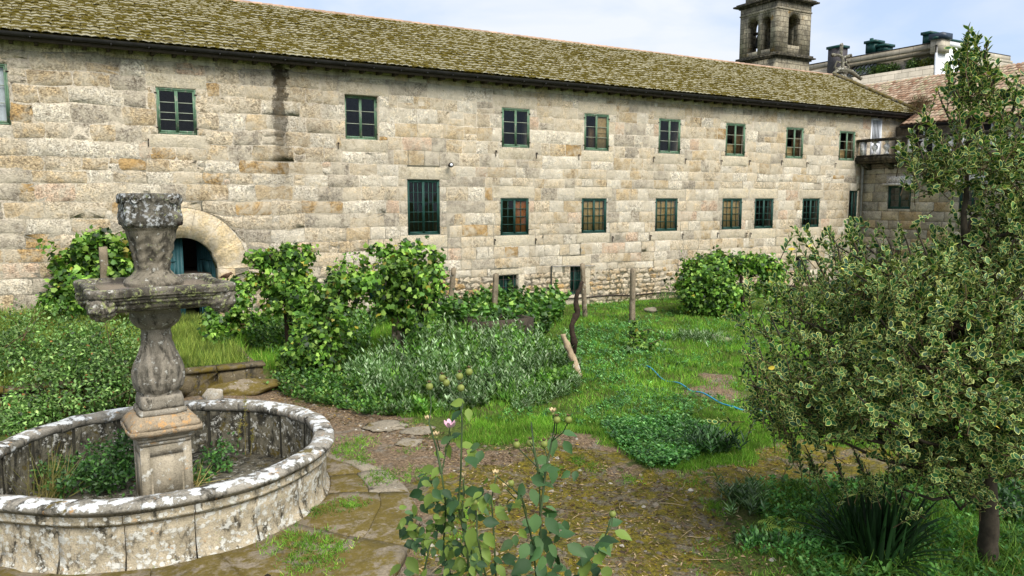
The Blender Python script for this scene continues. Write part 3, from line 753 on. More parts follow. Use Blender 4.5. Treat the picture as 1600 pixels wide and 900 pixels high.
# ridge tiles
rt = MB(); 
for j in range(int(50/.42)):
    x = -8.8+j*.42; R2 = []
    for (xx, rr) in ((x, .115), (x+.46, .135)):
        R2.append([(xx, 31.78+rr*math.cos(PI*k/6), 11.93+rr*math.sin(PI*k/6)+rnd.gauss(0, .002)) for k in range(7)])
    rt.rings(R2, cap=False, closed=False, col=tuple(np.array(lin(188, 158, 134, .72))*rnd.uniform(.75, 1.2)), a=.3)
tag(rt.build('ridge_tiles', M['redtile'], roof_o), kind='stuff')
# mossy verge coping at the right end
vg = MB()
for k in range(14):
    q0 = EV+np.array([41.35, 0, 0])+sd_*(SL*k/14); q1 = EV+np.array([41.35, 0, 0])+sd_*(SL*(k+1)/14-.02)
    vg.bar(q0+sn_*.10, q1+sn_*(.10+rnd.gauss(0, .01)), .36, .2, col=(.1, .1, .08))
M['mossstone'] = lichen_stone('mossy_stone', lin(126, 120, 104, .7), white=.15, dark=.35, moss=.75)
vg.build('verge_coping', M['mossstone'], roof_o)
gt = MB(); R2 = []
for x in (-9, 41.2): R2.append([(x, 25.74+.085*math.cos(PI+PI*k/6), 8.99+.11*math.sin(PI+PI*k/6)) for k in range(7)])
gt.rings(R2, cap=False, closed=False)
for k in range(50): x = -8.5+k; gt.box(x, x+.03, 25.65, 25.86, 8.86, 8.90)
gt.build('gutter', M['gutter'], main)
sf = MB(); sf.box(-9, 41.2, 25.82, 26.3, 8.86, 8.92); sf.box(-9, 41.2, 25.80, 25.86, 8.78, 8.95)
for k in range(84): x = -8.8+k*.6; sf.box(x, x+.1, 25.87, 26.29, 8.74, 8.858)
sf.build('eaves_board', M['soffit'], main)
# iron hooks beneath the windows, small fixings
for (a, b, c, d) in upper[1:]+lower[1:]:
    for uu in (a-.28, b+.30):
        if rnd.random() < .85:
            hk = MB(); zz = c-.18+rnd.gauss(0, .03); hk.tube([(uu, Y0, zz), (uu, Y0-.10, zz), (uu, Y0-.11, zz-.05*rnd.random()-.03)], .018, 5)
            hk.box(uu-.012, uu+.012, Y0-.045, Y0-.03, zz-.22, zz); hk.build('hook', M['iron'], main)

# ------------------------------------------------------------------ right wing with the balcony
wing = thing('balcony_wing', 'grey stone wing with a balustraded balcony at the courtyard corner', 'building', (39, 20, 0))
mapx = lambda u, z, d: (37.0-d, 26.3-u, z)      # u runs towards the viewer from the corner
WL_ = 15.
hw = (1.52, 2.77, 3.93, 5.10)
side2 = [(hw[0], hw[1], hw[2], hw[3]), (5.2, 6.4, 3.93, 5.1), (8.6, 9.8, 3.93, 5.1), (3.6, 5.0, -.3, 1.9), (6.6, 8.0, -.3, 1.9), (1.0, 2.4, -.3, 1.9)]
core = [(0, WL_, -.5, 6.2)]
for o in side2: core = subtract(core, o)
m = MB(); gcol = lin(150, 144, 130, .7)
for (a, b, c, d) in core: m.box(37.0, 37.6, 26.3-b, 26.3-a-.003 if a == 0 else 26.3-a, c, d, col=gcol, a=.3)
wwall = m.build('wall', M['mortar_grey'], wing)
PALG = [(3, lin(198, 190, 170, .9)), (2, lin(206, 190, 156, .88)), (2, lin(172, 166, 148, .85)), (1, lin(196, 172, 128, .85))]
z = -.3; ws = []
while z < 6.0:
    h = rnd.uniform(.42, .52)
    if z+h > 5.85: h = 6.02-z
    u = 0.02
    while u < WL_:
        u1 = min(u+rnd.uniform(.6, 1.3), WL_); rs = [(u, u1, z, z+h)]
        for o in side2: rs = subtract(rs, o)
        for (a, b, c, d) in rs:
            if b-a > .1 and d-c > .1: ws.append(stone_mesh(a, b, c, d, mapx, rnd, gap=.02, proud=.02, rough=.006, rnd_c=.03, col=tuple(np.array(pick(PALG, rnd))*rnd.uniform(.85, 1.1)), alpha=.6))
        u = u1
    z += h
for mb in ws: mb.build('stone', M['stone_grey'], wwall)
for o in side2[:3]: window(o, 1, third, M['dgreen'], M['dgreen'], depth=.1, parent=wing, mp=lambda u, z, dd: (37.0+dd, 26.3-u, z), label='small dark window beneath a stone hood')
m = MB()
for o in side2[:3]: m.box(36.72, 37.0, 26.3-o[1]-.2, 26.3-o[0]+.2, o[3]+.03, o[3]+.14); m.box(36.9, 37.0, 26.3-o[1]-.06, 26.3-o[0]+.06, o[3]+.14, o[3]+.5)
m.build('window_hood', M['stone_grey'], wing).data.vertices[0]
M['blackstone'] = lichen_stone('black_mildewed_stone', lin(120, 114, 98, .6), white=.1, dark=.95, moss=.1)
m = MB(); m.box(36.93, 37.5, 11.3, 26.29, 6.02, 6.14, col=gcol); m.box(36.86, 37.5, 11.3, 26.28, 6.14, 6.24, col=gcol); m.build('cornice', M['stone_grey'], wing)
m = MB(); m.box(36.25, 41.1, 11.3, 26.27, 6.40, 6.60); m.box(36.35, 37.5, 11.35, 26.26, 6.27, 6.40); m.build('balcony_slab', M['blackstone'], wing)
for k in range(11):
    y = 25.9-k*1.25; m = MB(); R2 = []
    for yy in (y-.13, y+.13): R2.append([(37.0-.0, yy, 5.95), (36.93, yy, 5.95), (36.82, yy, 6.05), (36.5, yy, 6.15), (36.42, yy, 6.27), (37.0, yy, 6.27)])
    m.rings(R2); m.build('bracket', M['blackstone'], wing)
m = MB(); m.box(36.28, 36.60, 11.3, 26.26, 7.38, 7.52); m.box(36.34, 36.54, 11.3, 26.26, 6.60, 6.70); m.build('handrail', M['blackstone'], wing)
for k in range(22):
    y = 25.95-k*.66; m = MB()
    if k % 4 == 0: m.box(36.32, 36.56, y-.12, y+.12, 6.7, 7.38)
    else:
        R2 = [[(36.44+r_*math.cos(2*PI*j/10)*.8, y+r_*math.sin(2*PI*j/10), zz) for j in range(10)] for zz, r_ in ((6.70, .13), (6.78, .13), (6.80, .07), (6.9, .07), (7.02, .16), (7.14, .16), (7.24, .07), (7.3, .07), (7.32, .12), (7.38, .12))]
        m.rings(R2)
    m.build('baluster', M['stone_grey'], wing)
m = MB(); m.box(39.6, 40.1, 11.3, 26.25, 6.6, 8.35, col=gcol, a=.3); m.box(37.6, 41, 11.3, 11.9, -.5, 6.4, col=gcol); m.box(39.6, 52, 11.3, 11.8, 6.6, 8.4, col=gcol); m.box(51.5, 52, 11.8, 34, -.5, 8.4, col=gcol); m.build('upper_wall', M['mortar_grey'], wing)
for k in range(5):
    y = 24.6-k*2.9; m = MB(); m.box(39.55, 39.62, y-.55, y+.55, 6.62, 8.1); o = m.build('window', M['gutter'], wing)
    m = MB(); m.box(39.50, 39.56, y-.03, y+.03, 6.62, 8.1); m.box(39.50, 39.545, y-.6, y-.5, 6.62, 8.1); m.box(39.50, 39.545, y+.5, y+.6, 6.62, 8.1); m.box(39.5, 39.54, y-.5, y+.5, 7.5, 7.56); m.build('window_frame', M['white'], o)
# red roof
RE = np.array([39.2, 0, 8.33]); RS = np.array([6.6, 0, 3.42]); RL = np.linalg.norm(RS); rs_ = RS/RL; rn_ = np.array([-rs_[2], 0, rs_[0]])
m = MB()
m.hexa([RE+(0, 11.0, 0), RE+(0, 25.8, 0), RE+RS+(0, 25.8, 0), RE+RS+(0, 11.0, 0)]+[q+rn_*.04 for q in (RE+(0, 11.0, 0), RE+(0, 25.8, 0), RE+RS+(0, 25.8, 0), RE+RS+(0, 11.0, 0))], col=lin(150, 110, 80, .5), a=0)
P2 = RE+rs_*2.7
m.hexa([P2+(0, 25.8, 0), P2+(0, 34, 0), RE+RS+(0, 34, 0), RE+RS+(0, 25.8, 0)]+[q+rn_*.04 for q in (P2+(0, 25.8, 0), P2+(0, 34, 0), RE+RS+(0, 34, 0), RE+RS+(0, 25.8, 0))], col=lin(150, 110, 80, .5), a=0)
q = RE+RS; m.hexa([q+(0, 11, 0), q+(0, 34, 0), q+(6.5, 34, -3.4), q+(6.5, 11, -3.4), q+(0, 11, .04), q+(0, 34, .04), q+(6.5, 34, -3.36), q+(6.5, 11, -3.36)], col=lin(150, 110, 80, .5))
rr = m.build('roof', M['redtile'], wing)
TV2, TF2, TA2 = tile_tmpl(.25, .44, .05, k=3); m = MB(); nr2 = 19
PALR = [(3, lin(192, 160, 132, .68)), (2, lin(208, 184, 156, .72)), (1.0, lin(172, 134, 106, .65)), (1.6, lin(190, 176, 140, .7))]
for i in range(nr2):
    for j in range(int(23/.25)):
        y = 11.1+j*.25
        if y > 25.7 and i*RL/nr2 < 2.75: continue
        o = RE+np.array([0, y, 0])+rs_*(i*RL/nr2-.03); V = TV2
        P = o+np.outer(V[:, 0], (0, 1, 0))+np.outer(V[:, 1], rs_)+np.outer(V[:, 2]+abs(rnd.gauss(0, .01))+.04, rn_)
        m.add(P, TF2, col=tuple(np.array(pick(PALR, rnd))*rnd.uniform(.85, 1.1)), a=TA2)
tag(m.build('tile_courses', M['redtile'], rr), kind='stuff')
m = MB(); R2 = []
for y in (11, 25.7): R2.append([(39.12+.1*math.cos(PI+PI*k/6), y, 8.33+.12*math.sin(PI+PI*k/6)) for k in range(7)])
m.rings(R2, cap=False, closed=False); m.box(39.2, 39.6, 11, 25.7, 8.2, 8.26); m.build('gutter', M['gutter'], wing)
# downpipe
dp = thing('downpipe', 'grey and white rainwater downpipe in the corner beside the balcony wing', 'pipe', (36.7, 26.1, 0))
m = MB(); m.tube([(36.72, 26.15, 6.35), (36.72, 26.12, 5.9), (36.72, 26.12, 2.4)], .06, 8, col=(.3, .3, .3)); m.tube([(36.72, 26.12, 6.3), (36.72, 26.12, 6.05)], .085, 8); m.build('pipe', plain('grey_zinc', lin(150, 148, 142, .7), .6, .25, 6), dp)
m = MB(); m.tube([(36.72, 26.12, 2.4), (36.72, 26.12, -.1)], .068, 8); m.build('lower_pipe', M['white'], dp)

# ------------------------------------------------------------------ wall fittings
lm = thing('wall_floodlight', 'small round floodlight fixed on the wall above the tall green window', 'lamp', (12.55, Y0-.1, 5.6))
p = yp(701, 258); m = MB(); m.tube([(p[0], Y0, p[2]-.02), (p[0], Y0-.16, p[2])], .03, 6); m.build('bracket', M['iron'], lm)
m = MB(); m.tube([(p[0], Y0-.12, p[2]-.02), (p[0]-.02, Y0-.2, p[2]-.01), (p[0]-.05, Y0-.34, p[2]+.0)], [.05, .09, .09], 12); m.build('housing', M['iron'], lm)
m = MB(); m.tube([(p[0]-.05, Y0-.343, p[2]), (p[0]-.052, Y0-.36, p[2])], [.055, .04], 12); m.build('lens', M['white'], lm)
m = MB(); P_ = [(13.5+k*.6, Y0-.07, .42-.012*k+.025*math.sin(k*1.3)) for k in range(32)]; m.tube(P_, .028, 5)
tag(m.build('wall_cable', M['iron']), 'black cable running low along the base of the convent wall', 'cable')
m = MB(); q = yp(860, 415); m.tube([(q[0], Y0-.08, q[2]), (q[0], Y0-.08, -.0)], .03, 6); m.tube([(q[0]-.02, Y0-.08, q[2]-.02), (q[0]+2.2, Y0-.07, q[2]-.1)], .018, 5)
tag(m.build('thin_pipe', plain('grey_plastic', lin(150, 150, 150, .7), .5)), 'thin grey pipe standing against the wall left of the lone basement shutter', 'pipe')

# ------------------------------------------------------------------ bell tower
tw = thing('bell_tower', 'weathered square stone bell tower rising behind the mossy roof', 'tower', (49.4, 43.5, 0))
TX, TY, TS = 47.6, 41.7, 3.75
M['tower'] = None
t = NT('tower_stone'); p = t.pos(); s = t.sep(p)
u = t.mth('ADD', s[0], s[1]); vec = t.n('CombineXYZ', {0: u, 1: s[2], 2: 0.}).outputs[0]
br = t.n('TexBrick', {'Vector': vec, 'Color1': lin(186, 176, 150, .84), 'Color2': lin(156, 146, 124, .82), 'Mortar': lin(100, 92, 76, .6), 'Scale': 1., 'Mortar Size': .02, 'Brick Width': .62, 'Row Height': .38, 'Bias': -.1})
n1 = t.noise(9, 6, .7); n2 = t.noise(1.3, 5, .7)
c = t.mix(1, br.outputs['Color'], t.ramp(n1, [(.3, .55), (.7, 1.35)]), 'MULTIPLY')
c = t.mix(t.ramp(n2, [(.42, 0.), (.62, .7)]), c, lin(96, 90, 78, .8))
c = t.mix(t.ramp(t.noise(5, 6, .75), [(.58, 0.), (.63, .8)]), c, lin(190, 186, 168, .7))
c = t.mix(t.ramp(t.noise(1.1, 4, .7), [(.62, 0.), (.7, .7)]), c, lin(160, 122, 48, .8))
t.bump(t.mth('ADD', n1, br.outputs['Fac']), .7, .05); M['tower'] = t.fin(c, .95)
def arch_wall(mb, W_, z0, z1, ops, mapf, th):
    """solid wall strip with round-headed openings ops=(centre, width, sill, springing)"""
    xs_ = {0., W_}
    for (cx, w_, si, sp) in ops:
        for j in range(13): xs_.add(round(cx-w_/2*math.cos(PI*j/12), 5))
    xs_ = sorted(xs_)
    for a, b in zip(xs_[:-1], xs_[1:]):
        hit = [o for o in ops if a >= o[0]-o[1]/2-1e-4 and b <= o[0]+o[1]/2+1e-4]
        spans = [((z0, z0), (z1, z1))]
        if hit:
            cx, w_, si, sp = hit[0]; f = lambda x: sp+math.sqrt(max(0, (w_/2)**2-(x-cx)**2))
            spans = [((z0, z0), (si, si)), ((f(a), f(b)), (z1, z1))]
        for (l, h) in spans:
            mb.hexa([mapf(a, l[0], 0), mapf(b, l[1], 0), mapf(b, l[1], th), mapf(a, l[0], th), mapf(a, h[0], 0), mapf(b, h[1], 0), mapf(b, h[1], th), mapf(a, h[0], th)])
m = MB(); zb, zc, zt = 9., 15.25, 19.35
m.box(TX, TX+TS, TY, TY+TS, 0, zc-.1); m.build('shaft', M['tower'], tw)
front = [(1.86, 1.3, 16.2, 17.9)]
left = [(1.08, .84, 15.9, 17.95), (2.42, 1.04, 15.9, 17.9)]
for nm, ops, mf, L_, o0 in (('front', front, lambda u, z, d: (TX+u, TY+d, z), TS, 0), ('rear', front, lambda u, z, d: (TX+u, TY+TS-d, z), TS, 0),
                        ('left', left, lambda u, z, d: (TX+d, TY+.6+u, z), TS-1.2, .6), ('right', left, lambda u, z, d: (TX+TS-d, TY+.6+u, z), TS-1.2, .6)):
    m = MB(); arch_wall(m, L_, zc+.3, zt, [(o[0]-o0,)+o[1:] for o in ops], mf, .6); m.build('belfry_wall', M['tower'], tw)
def ledge(mb, z, e, h): mb.box(TX-e, TX+TS+e, TY-e, TY+TS+e, z, z+h)
m = MB(); ledge(m, zc-.1, .12, .14); ledge(m, zc+.04, .34, .10); ledge(m, zc+.14, .2, .16); m.build('lower_cornice', M['blackstone'], tw)
m = MB(); ledge(m, 18.78, .05, .1); m.build('string_course', M['tower'], tw)
m = MB(); ledge(m, zt, .1, .15); ledge(m, zt+.15, .42, .12); ledge(m, zt+.27, .25, .12); m.build('upper_cornice', M['blackstone'], tw)
m = MB(); m.box(TX+.25, TX+TS-.25, TY+.25, TY+TS-.25, zt+.39, zt+1.7); R2 = []
for zz, e in ((zt+1.7, 0.), (zt+2.2, .3), (zt+2.9, .9), (zt+3.6, 1.65)): R2.append([(TX+.25+e, TY+.25+e, zz), (TX+TS-.25-e, TY+.25+e, zz), (TX+TS-.25-e, TY+TS-.25-e, zz), (TX+.25+e, TY+TS-.25-e, zz)])
m.rings(R2); m.build('upper_stage', M['tower'], tw)
for k, (bx_, by_) in enumerate(((TX+1.0, TY+1.15), (TX+1.0, TY+2.65))):
    m = MB(); m.rings([[(bx_+r_*math.cos(2*PI*j/14), by_+r_*math.sin(2*PI*j/14), zz) for j in range(14)] for zz, r_ in ((16.4, .44), (16.5, .40), (16.7, .3), (17.1, .24), (17.3, .18), (17.4, .06))]); m.build('bell', plain('dark_bronze', (.03, .03, .025), .5, .3, 5, 0, .6), tw)
    m = MB(); m.box(bx_-.08, bx_+.08, by_-.5, by_+.5, 17.4, 17.6); m.build('headstock', M['soffit'], tw)
m = MB()
for zz in (16.9, 16.55): m.box(TX+1.45, TX+2.3, TY+TS-.35, TY+TS-.3, zz, zz+.04)
for k in range(4): x = TX+1.5+k*.24; m.box(x, x+.03, TY+TS-.345, TY+TS-.305, 16.2, 16.9)
m.build('railing', M['iron'], tw)

# ------------------------------------------------------------------ roof cross at the ridge end
cs = thing('stone_cross', 'carved lichen-covered stone cross standing on the ridge end of the mossy roof', 'cross', (41.4, 31.8, 11.9))
M['cross'] = lichen_stone('cross_stone', lin(120, 118, 104, .7), white=.4, dark=.5, yellow=.2)
cb = yp(1313, 122, 31.8); sc_ = 1208/((cb-EYE)@FH); m = MB()
def cpt(px, py): return fp(px, py, (cb-EYE)@FH)
m.rings([[cb+np.array([a*e_, b*e_, zz]) for a, b in ((-1, -1), (1, -1), (1, 1), (-1, 1))] for zz, e_ in ((-.3, .55), (-.02, .5), (.02, .3), (.25, .22), (.3, .3), (.36, .3))]); m.build('plinth', M['cross'], cs)
m = MB(); m.tube([cpt(1316, 112), cpt(1317, 96), cpt(1314, 84), cpt(1315, 71)], [.13, .10, .09, .11], 7)
m.tube([cpt(1302, 86), cpt(1310, 86), cpt(1318, 90), cpt(1328, 87)], [.12, .08, .09, .11], 7); m.tube([cpt(1303, 105), cpt(1311, 108), cpt(1318, 98), cpt(1326, 96)], [.07, .06, .06, .07], 6)
m.tube([cpt(1308, 112), cpt(1304, 104), cpt(1308, 96), cpt(1314, 98)], .06, 6); m.tube([cpt(1322, 112), cpt(1327, 105), cpt(1322, 99)], .06, 6)
for q in ((1315, 70), (1301, 86), (1329, 87), (1326, 96)): c_ = cpt(*q); m.tube([c_+(-.12, 0, 0), c_, c_+(.12, 0, 0)], [.05, .13, .05], 6)
m.build('cross', M['cross'], cs)
m = MB(); P_ = [cpt(1300, 118), cpt(1312, 108), cpt(1330, 112), cpt(1346, 124)]; m.tube(P_, [.12, .16, .14, .1], 7, col=(.3, .3, .3)); m.build('scroll', M['cross'], cs)

# ------------------------------------------------------------------ apartment block beyond
ap = thing('apartment_block', 'modern stone-clad apartment block with planted terrace and white end wall', 'building', (62, 38, 0))
AX = 60.
t = NT('stone_cladding'); p = t.pos(); s = t.sep(p); vec = t.n('CombineXYZ', {0: t.mth('ADD', s[0], s[1]), 1: s[2], 2: 0.}).outputs[0]
br = t.n('TexBrick', {'Vector': vec, 'Color1': lin(204, 194, 174, .82), 'Color2': lin(184, 176, 158, .8), 'Mortar': lin(120, 112, 98, .7), 'Scale': 1., 'Mortar Size': .014, 'Brick Width': 1.2, 'Row Height': .42})
c = t.mix(1, br.outputs['Color'], t.ramp(t.noise(1.2, 6, .7), [(.3, .7), (.7, 1.15)]), 'MULTIPLY'); M['clad'] = t.fin(c, .9)
M['slate'] = plain('slate_shingle', lin(88, 84, 86, .7), .8, .3, 8)
M['cowl'] = plain('green_metal_cowl', lin(34, 78, 72, .7), .4, .2, 3); M['cowlb'] = plain('blue_grey_metal', lin(52, 66, 82, .7), .4, .2, 3)
m = MB(); m.box(AX, AX+12, 37, 62, 0, 14.95); m.build('terrace_wall', M['clad'], ap)
m = MB(); m.box(AX+1.6, AX+12, 37.2, 45.2, 14.9, 16.1); m.box(AX+.02, AX+12, 45.2, 62, 14.9, 16.1); m.box(AX+.9, AX+12, 37.2, 62, 16.1, 16.35); m.build('wall', M['clad'], ap)
m = MB(); m.box(AX+.55, AX+12, 37.4, 62.2, 16.352, 16.75); m.build('roof', M['clad'], ap)
m = MB(); m.box(AX+.45, AX+12, 37.4, 62.2, 16.75, 16.83); m.build('roof_edge', M['gutter'], ap)
m = MB(); m.box(AX+.2, AX+4.8, 36.78, 36.98, 10, 16.5); m.box(AX+.8, AX+5, 36.75, 36.9, 16.5, 17.0); m.build('gable_wall', M['white'], ap)
m = MB(); m.box(AX-.1, AX+5.2, 36.7, 37.1, 16.95, 17.1); m.build('gable_coping', M['cowl'], ap)
for (y0, y1) in ((39., 40.2), (42.1, 43.0)):
    m = MB(); m.box(AX+1.52, AX+1.6, y0, y1, 15.05, 15.8); o = m.build('window', M['gutter'], ap)
    m = MB()
    for yy in (y0, (y0+y1)/2, y1): m.box(AX+1.46, AX+1.52, yy-.04, yy+.04, 15.05, 15.8)
    m.build('window_frame', M['bars'], o)
m = MB(); m.hexa([(AX+.1, 42.9, 15.1), (AX+.1, 44.9, 15.1), (AX+1.5, 44.9, 15.1), (AX+1.5, 42.9, 15.1), (AX+1.4, 42.9, 16.2), (AX+1.4, 44.9, 16.2), (AX+1.5, 44.9, 16.2), (AX+1.5, 42.9, 16.2)]); o = m.build('skylight', plain('pale_glazing', (.35, .38, .4), .2, .1), ap)
m = MB()
for k in range(6): y = 42.9+k*.4; m.bar((AX+.08, y, 15.12), (AX+1.38, y, 16.22), .05, .05)
m.build('skylight_bar', M['gutter'], o)
for (pa, pb, mt, xx) in (((1292, 121), (1312, 74), 'slate', AX-.4), ((1352, 84), (1367, 66), 'cowl', AX+1), ((1368, 82), (1383, 72), 'cowl', AX+1.2), ((1441, 70), (1453, 53), 'cowl', AX+.6), ((1453, 84), (1472, 60), 'clad', AX+.2)):
    q0 = xp(*pa, xx); q1 = xp(*pb, xx); m = MB(); m.box(xx, xx+1.1, min(q0[1], q1[1]), max(q0[1], q1[1]), min(q0[2], q1[2]), q1[2]); 
    o = m.build('chimney', M[mt], ap); m = MB(); m.box(xx-.12, xx+1.22, min(q0[1], q1[1])-.12, max(q0[1], q1[1])+.12, q1[2], q1[2]+.22+(.25 if mt == 'clad' else 0)); m.build('chimney_cap', M['cowlb'] if mt in ('clad',) else M['cowl'], o)
m = MB(); m.tube([xp(1362, 66, AX+1.3), xp(1362, 60, AX+1.3)], .16, 8); m.build('vent_pipe', M['cowl'], ap)
m = MB(); m.box(AX-1.2, AX-.02, 38, 62, 13.4, 13.7); m.build('lower_coping', M['white'], ap)
for k, y in enumerate((37.8, 38.9, 40.8, 41.7, 42.6, 43.7)):
    tp = thing('terrace_shrub', ['yellow-green terrace shrub nearest the white gable wall', 'green terrace shrub second from the white gable wall', 'green terrace shrub left of the terrace window', 'wide green shrub midway along the terrace', 'pale green shrub beside the sloping skylight', 'dark green shrub in front of the sloping skylight'][k], 'shrub', (AX+.6, y, 14.95), 'shrubs growing on the apartment terrace')
    m = MB(); c_ = np.array([AX+.6, y, 15.25]); n_ = 420; d_ = nrm(RNG.standard_normal((n_, 3)))*RNG.random((n_, 1))**.4*np.array([.5, .62, .42+.1*(k % 2)])
    scatter(m, LEAF2, c_+d_, d_+RNG.normal(0, .5, (n_, 3)), d_+np.array([0, 0, .5]), .2*(.6+.8*RNG.random(n_)), leafcol(n_, [(1, (.05, .10, .02) if k else (.16, .17, .02)), (1, (.09, .14, .03))], .25)); m.build('foliage', M['leaf'], tp)

# ------------------------------------------------------------------ the fountain
FX, FY = 1.06, 11.83
ft = thing('fountain', 'tall baroque stone fountain with carved urn, lion-head bowl and round basin', 'fountain', (FX, FY, 0))
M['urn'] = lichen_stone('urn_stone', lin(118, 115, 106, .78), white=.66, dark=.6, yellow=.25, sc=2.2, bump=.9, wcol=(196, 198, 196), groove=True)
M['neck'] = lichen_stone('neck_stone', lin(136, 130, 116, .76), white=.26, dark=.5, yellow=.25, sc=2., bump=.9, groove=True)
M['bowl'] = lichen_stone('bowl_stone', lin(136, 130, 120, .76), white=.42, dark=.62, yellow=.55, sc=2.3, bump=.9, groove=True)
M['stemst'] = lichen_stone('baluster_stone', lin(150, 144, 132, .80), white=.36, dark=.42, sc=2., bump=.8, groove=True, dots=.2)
M['slab'] = lichen_stone('slab_stone', lin(168, 154, 132, .75), white=.25, dark=.15, orange=.5, sc=1.3, bump=.7)
M['pedestal'] = lichen_stone('pedestal_stone', lin(176, 168, 150, .76), white=.36, dark=.2, orange=.08, sc=1.2, bump=.6, dots=.2)
M['rim'] = lichen_stone('basin_rim_stone', lin(156, 152, 142, .76), white=.38, dark=.5, orange=.15, moss=.12, sc=.8, bump=.9, wcol=(226, 228, 224), topw=.09)
M['basin'] = lichen_stone('basin_stone', lin(184, 174, 152, .80), white=.64, dark=.5, yellow=.14, orange=.1, sc=1.5, bump=.8, dots=.55)
M['basin_in'] = lichen_stone('basin_inner_stone', lin(134, 130, 114, .7), white=.46, dark=.72, moss=.3, sc=1.6, bump=.9)
def sup(th, n): return (abs(math.cos(th))**n+abs(math.sin(th))**n)**(-1/n)
def loft(prof, seg=64, disp=None, rot=0., cap=True):
    """prof: (z, radius, superellipse exponent)"""
    R2 = []; al = []
    for (zz, r_, n_) in prof:
        ring = []
        for j in range(seg):
            th = 2*PI*j/seg; rr = r_*sup(th, n_); dd = disp(th, zz) if disp else 0.
            rr += dd; al.append(dd)
            ring.append((FX+rr*math.cos(th+rot), FY+rr*math.sin(th+rot), zz))
        R2.append(ring)
    m = MB(); m.rings(R2, cap=cap); A_ = np.array(al).reshape(len(prof), seg)
    if disp:       # lower alpha, so darker stone, where the carving is deeper than its surroundings
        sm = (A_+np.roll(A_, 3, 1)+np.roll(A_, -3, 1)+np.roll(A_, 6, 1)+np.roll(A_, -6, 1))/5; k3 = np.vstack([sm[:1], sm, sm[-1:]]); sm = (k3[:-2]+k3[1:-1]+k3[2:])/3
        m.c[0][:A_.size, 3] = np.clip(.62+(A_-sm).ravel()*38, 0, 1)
    return m
def dens(prof, k):
    out = []
    for (a, b) in zip(prof[:-1], prof[1:]):
        for i in range(k): f = i/k; f = f; out.append(tuple(a[q]+(b[q]-a[q])*f for q in range(3)))
    out.append(prof[-1]); return out
def rough(amp, sc, seed=0):
    return lambda th, z: amp*mn.fractal((math.cos(th)*sc+seed, math.sin(th)*sc, z*sc*2.2), 1., 2., 4)
# stepped moulded pedestal
RT = math.radians(4)
pd = MB()
def sq(mb, z0, z1, h0, h1, **k):
    c_, s_ = math.cos(RT), math.sin(RT); P = []
    for zz, h in ((z0, h0), (z1, h1)):
        for a, b in ((-1, -1), (1, -1), (1, 1), (-1, 1)): P.append((FX+(a*c_-b*s_)*h, FY+(a*s_+b*c_)*h, zz))
    mb.hexa(P, **k)
def sqr(z0, z1, h0, h1, mat, name, par, n=10, amp=.008):
    h0 *= .875; h1 *= .875
    """square tapering block with worn edges"""
    R2 = []; k = max(2, int((z1-z0)/.04))
    for i in range(k+1):
        f = i/k; h = h0+(h1-h0)*f; e = .012 if i in (0, k) else 0
        ring = []
        for s_ in range(4):
            for j in range(n):
                q = -1+2*j/n; a, b = [(q, -1), (1, q), (-q, 1), (-1, -q)][s_]
                rr = max(abs(a), abs(b)); cr = (abs(a)*abs(b))**6*.02
                hh = h-e-cr; x, y = a*hh, b*hh
                x += amp*mn.noise((x*9, y*9, (z0+f*(z1-z0))*9)); y += amp*mn.noise((y*9+5, x*9, (z0+f*(z1-z0))*9))
                ring.append((FX+x*math.cos(RT)-y*math.sin(RT), FY+x*math.sin(RT)+y*math.cos(RT), z0+f*(z1-z0)+amp*mn.noise((x*7, y*7, 3))))
        R2.append(ring)
    m = MB(); m.rings(R2); return m
m = sqr(-.1, 1.03, .365, .365, None, '', None); 
die = m.build('pedestal', M['pedestal'], ft)
# raised frame of the sunken panel on each face
for f in range(4):
    m = MB(); rotf = RT+f*PI/2
    def fbx(u0, u1, z0, z1, d0, d1):
        P = []
        for zz in (z0, z1):
            for (u, d) in ((u0, d0), (u1, d0), (u1, d1), (u0, d1)):
                x, y = u*.875, -(.3194+d); P.append((FX+x*math.cos(rotf)-y*math.sin(rotf), FY+x*math.sin(rotf)+y*math.cos(rotf), zz))
        m.hexa(P)
    fbx(-.368, -.25, 0, .98, -.01, .012); fbx(.25, .368, 0, .98, -.01, .012); fbx(-.25, .25, .84, .98, -.01, .012); fbx(-.25, .25, 0, .14, -.01, .012)
    fbx(-.215, .215, .175, .805, -.01, .008)
    m.build('pedestal_panel', M['pedestal'], die)
for z0, z1, h0, h1 in ((.985, 1.05, .395, .405), (1.05, 1.10, .43, .44), (1.10, 1.155, .455, .50)):
    sqr(z0, z1, h0, h1, None, '', None, amp=.004).build('moulding', M['pedestal'], ft)
cap_ = sqr(1.155, 1.24, .545, .56, None, '', None, amp=.014).build('cap_slab', M['slab'], ft)
sqr(1.24, 1.40, .555, .40, None, '', None, amp=.012).build('sloping_cap', M['slab'], ft, )
sqr(1.40, 1.48, .375, .36, None, '', None, amp=.012).build('plinth', M['stemst'], ft)
sqr(1.48, 1.66, .335, .32, None, '', None, amp=.014).build('plinth', M['stemst'], ft)
def acanthus(th, z):
    k = (th*2/ PI+.1) % 1.; v = (z-1.7)/.75
    if not 0 <= v <= 1: return 0
    x = abs(k-.5)*2; tip = 1-v
    edge = math.exp(-((x-(.85*math.sqrt(max(0, 1-v))))/.10)**2)
    veins = .5+.5*math.cos((v*16 - x*9))
    return .026*edge + .007*veins*(x < .85*math.sqrt(max(0, 1-v))) + (.012 if x < .10 else 0)-.008
rb = rough(.018, 3.5, 4)
prof = dens([(1.64, .25, 2), (1.69, .26, 2), (1.76, .305, 2), (1.86, .335, 2), (1.98, .340, 2), (2.1, .315, 2), (2.25, .255, 2), (2.42, .208, 2), (2.55, .19, 2), (2.60, .20, 2), (2.63, .25, 2), (2.68, .30, 2), (2.76, .34, 2), (2.84, .33, 2), (2.90, .35, 2)], 5)
